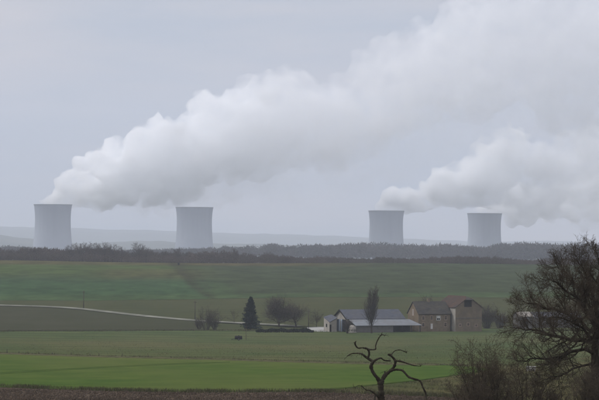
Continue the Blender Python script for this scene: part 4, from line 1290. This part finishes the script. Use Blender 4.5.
# ------------------------------------------------------------------ small ground growth
M_tuft = [material('tuft_straw', (0.125, 0.115, 0.065), (0.09, 0.085, 0.05), 2), material('tuft_green', (0.06, 0.075, 0.03), (0.075, 0.085, 0.038), 2), material('tuft_dull', (0.09, 0.085, 0.05), (0.07, 0.07, 0.04), 2)]
def tufts(name, pos, hgt, seed, weights, blades=3, wid=.12):
    """upright blades in small clumps, all in one mesh"""
    rng = np.random.default_rng(seed)
    n = len(pos)
    p = np.repeat(pos, blades, 0) + np.concatenate([rng.normal(0, hgt * .3, (n * blades, 2)), np.zeros((n * blades, 1))], 1)
    p[:, 2] = Z(p[:, 0], p[:, 1]) - .12
    h = hgt * rng.uniform(.45, 1.15, n * blades)
    lean = rng.normal(0, .35, (n * blades, 2)) * h[:, None]
    a = rng.uniform(0, 3.14, n * blades); sx = np.cos(a) * h * wid; sy = np.sin(a) * h * wid
    z0 = np.zeros(n * blades)
    tri = np.stack([p - np.stack([sx, sy, z0], 1), p + np.stack([sx, sy, z0], 1), p + np.stack([lean[:, 0], lean[:, 1], h], 1)], 1).reshape(-1, 3)
    me = bpy.data.meshes.new(name); me.from_pydata(tri.tolist(), [], np.arange(len(tri)).reshape(-1, 3).tolist())
    for m in M_tuft: me.materials.append(m)
    me.polygons.foreach_set('material_index', np.repeat(rng.choice(3, n, p=weights), blades))
    ob = bpy.data.objects.new(name, me); COL.objects.link(ob); ob['kind'] = 'stuff'
    return ob
def line_points(pl, x0, x1, n, seed, spread=1.0):
    rng = np.random.default_rng(seed); px = np.linspace(x0, x1, 160)
    q = np.array([ground(p, float(interp(p, pl)))[:2] for p in px])
    t = rng.uniform(0, 159, n)
    xy = np.stack([np.interp(t, np.arange(160), q[:, 0]), np.interp(t, np.arange(160), q[:, 1]) + rng.normal(0, spread, n)], 1)
    keep = rng.random(n) < .35 + .65 * (np.sin(xy[:, 0] * .9) * np.sin(xy[:, 0] * .23 + 1) > -.1)
    xy = xy[keep]
    return np.concatenate([xy, np.zeros((len(xy), 1))], 1)
def area_points(rows, x0, x1, n, seed, clump=0.6):
    rng = np.random.default_rng(seed)
    lo = np.array(ground((x0 + x1) / 2, rows[0])); hi = np.array(ground((x0 + x1) / 2, rows[1]))
    y = rng.uniform(lo[1], hi[1], n)
    x = np.array([ray(x0, 300).x, ray(x1, 300).x])
    xx = (x[0] + (x[1] - x[0]) * rng.random(n)) * y
    f = np.sin(xx * .55 + np.sin(y * .13) * 2) * np.sin(y * .21 + xx * .17) + rng.normal(0, .6, n)
    k = f > np.quantile(f, clump)
    return np.stack([xx[k], y[k], np.zeros(k.sum())], 1)
tufts('grass', line_points([(x, y - .3) for x, y in wheat_top], -60, 480, 3000, 1, 2.2), .42, 1, (.65, .2, .15), wid=.07)
tufts('grass', line_points([(x, y - .8) for x, y in soil_top], -40, 520, 6000, 2, 1.6), .42, 2, (.55, .2, .25), wid=.07)
tufts('grass', line_points([(x, y) for x, y in meadow_top], -60, 480, 3200, 3, 3.5), .5, 3, (.5, .3, .2), wid=.1)
tp_ = area_points((404, 372), 290, 640, 36000, 4)
# no tussocks inside the wheat or on the ploughed soil
inv = np.array(C3.transposed())
def pix(p):
    z = np.stack([p[:, 0], p[:, 1], Z(p[:, 0], p[:, 1])], 1) @ inv.T
    return 299.5 + F * z[:, 0] / -z[:, 2], 200 - F * z[:, 1] / -z[:, 2]
u_, v_ = pix(tp_)
tp_ = tp_[(v_ > interp(np.minimum(u_, 492), wheat_low) + .5) & (v_ < interp(u_, soil_top) - .3)]
tufts('grass', tp_,   .26, 5, (.4, .25, .35), wid=.07)
tufts('grass', area_points((364, 333), -30, 640, 40000, 6, .6), .15, 6, (.3, .5, .2), blades=2, wid=.2)

def clods():
    rng = np.random.default_rng(9); n = 12000
    y = rng.uniform(172, 226, n); x = (ray(-30, 300).x + (ray(640, 300).x - ray(-30, 300).x) * rng.random(n)) * y
    # clods follow the furrows
    y = np.round(y / .8) * .8 + rng.normal(0, .18, n)
    u, v = pix(np.stack([x, y, y], 1)); k = v > interp(u, soil_top) + .4
    x, y = x[k], y[k]; n = len(x)
    s = np.clip(rng.lognormal(-2.55, .4, n), .03, .15)
    base = np.array([(1, 0, 0), (0, 1, 0), (-1, 0, 0), (0, -1, 0), (0, 0, 1), (0, 0, -1)], float)
    vs = base[None] * s[:, None, None] * rng.uniform(.6, 1.5, (n, 6, 1)) + np.stack([x, y, Z(x, y)], 1)[:, None]
    f = np.array([(0, 1, 4), (1, 2, 4), (2, 3, 4), (3, 0, 4), (1, 0, 5), (2, 1, 5), (3, 2, 5), (0, 3, 5)])
    fs = (f[None] + (np.arange(n) * 6)[:, None, None]).reshape(-1, 3)
    me = bpy.data.meshes.new('soil_clods'); me.from_pydata(vs.reshape(-1, 3).tolist(), [], fs.tolist()); me.materials.append(M_soil)
    ob = bpy.data.objects.new('soil_clods', me); COL.objects.link(ob); ob['kind'] = 'stuff'
clods()

# wheel tracks of the sprayer through the wheat
M_tram = material('bare_wheel_track', srgb(92, 118, 60), srgb(84, 109, 56), .6)
for pl in ([(-200, 378), (0, 372.8), (60, 369.4), (110, 366.6), (180, 363.5), (230, 362)], [(-200, 379.5), (0, 374), (60, 370.4), (110, 367.5), (180, 364.3), (230, 362.7)],):
    band('wheel_track', pl, [(x, y - .11) for x, y in pl], M_tram, .03, x0=pl[0][0], x1=pl[-1][0], nx=80, ny=2)
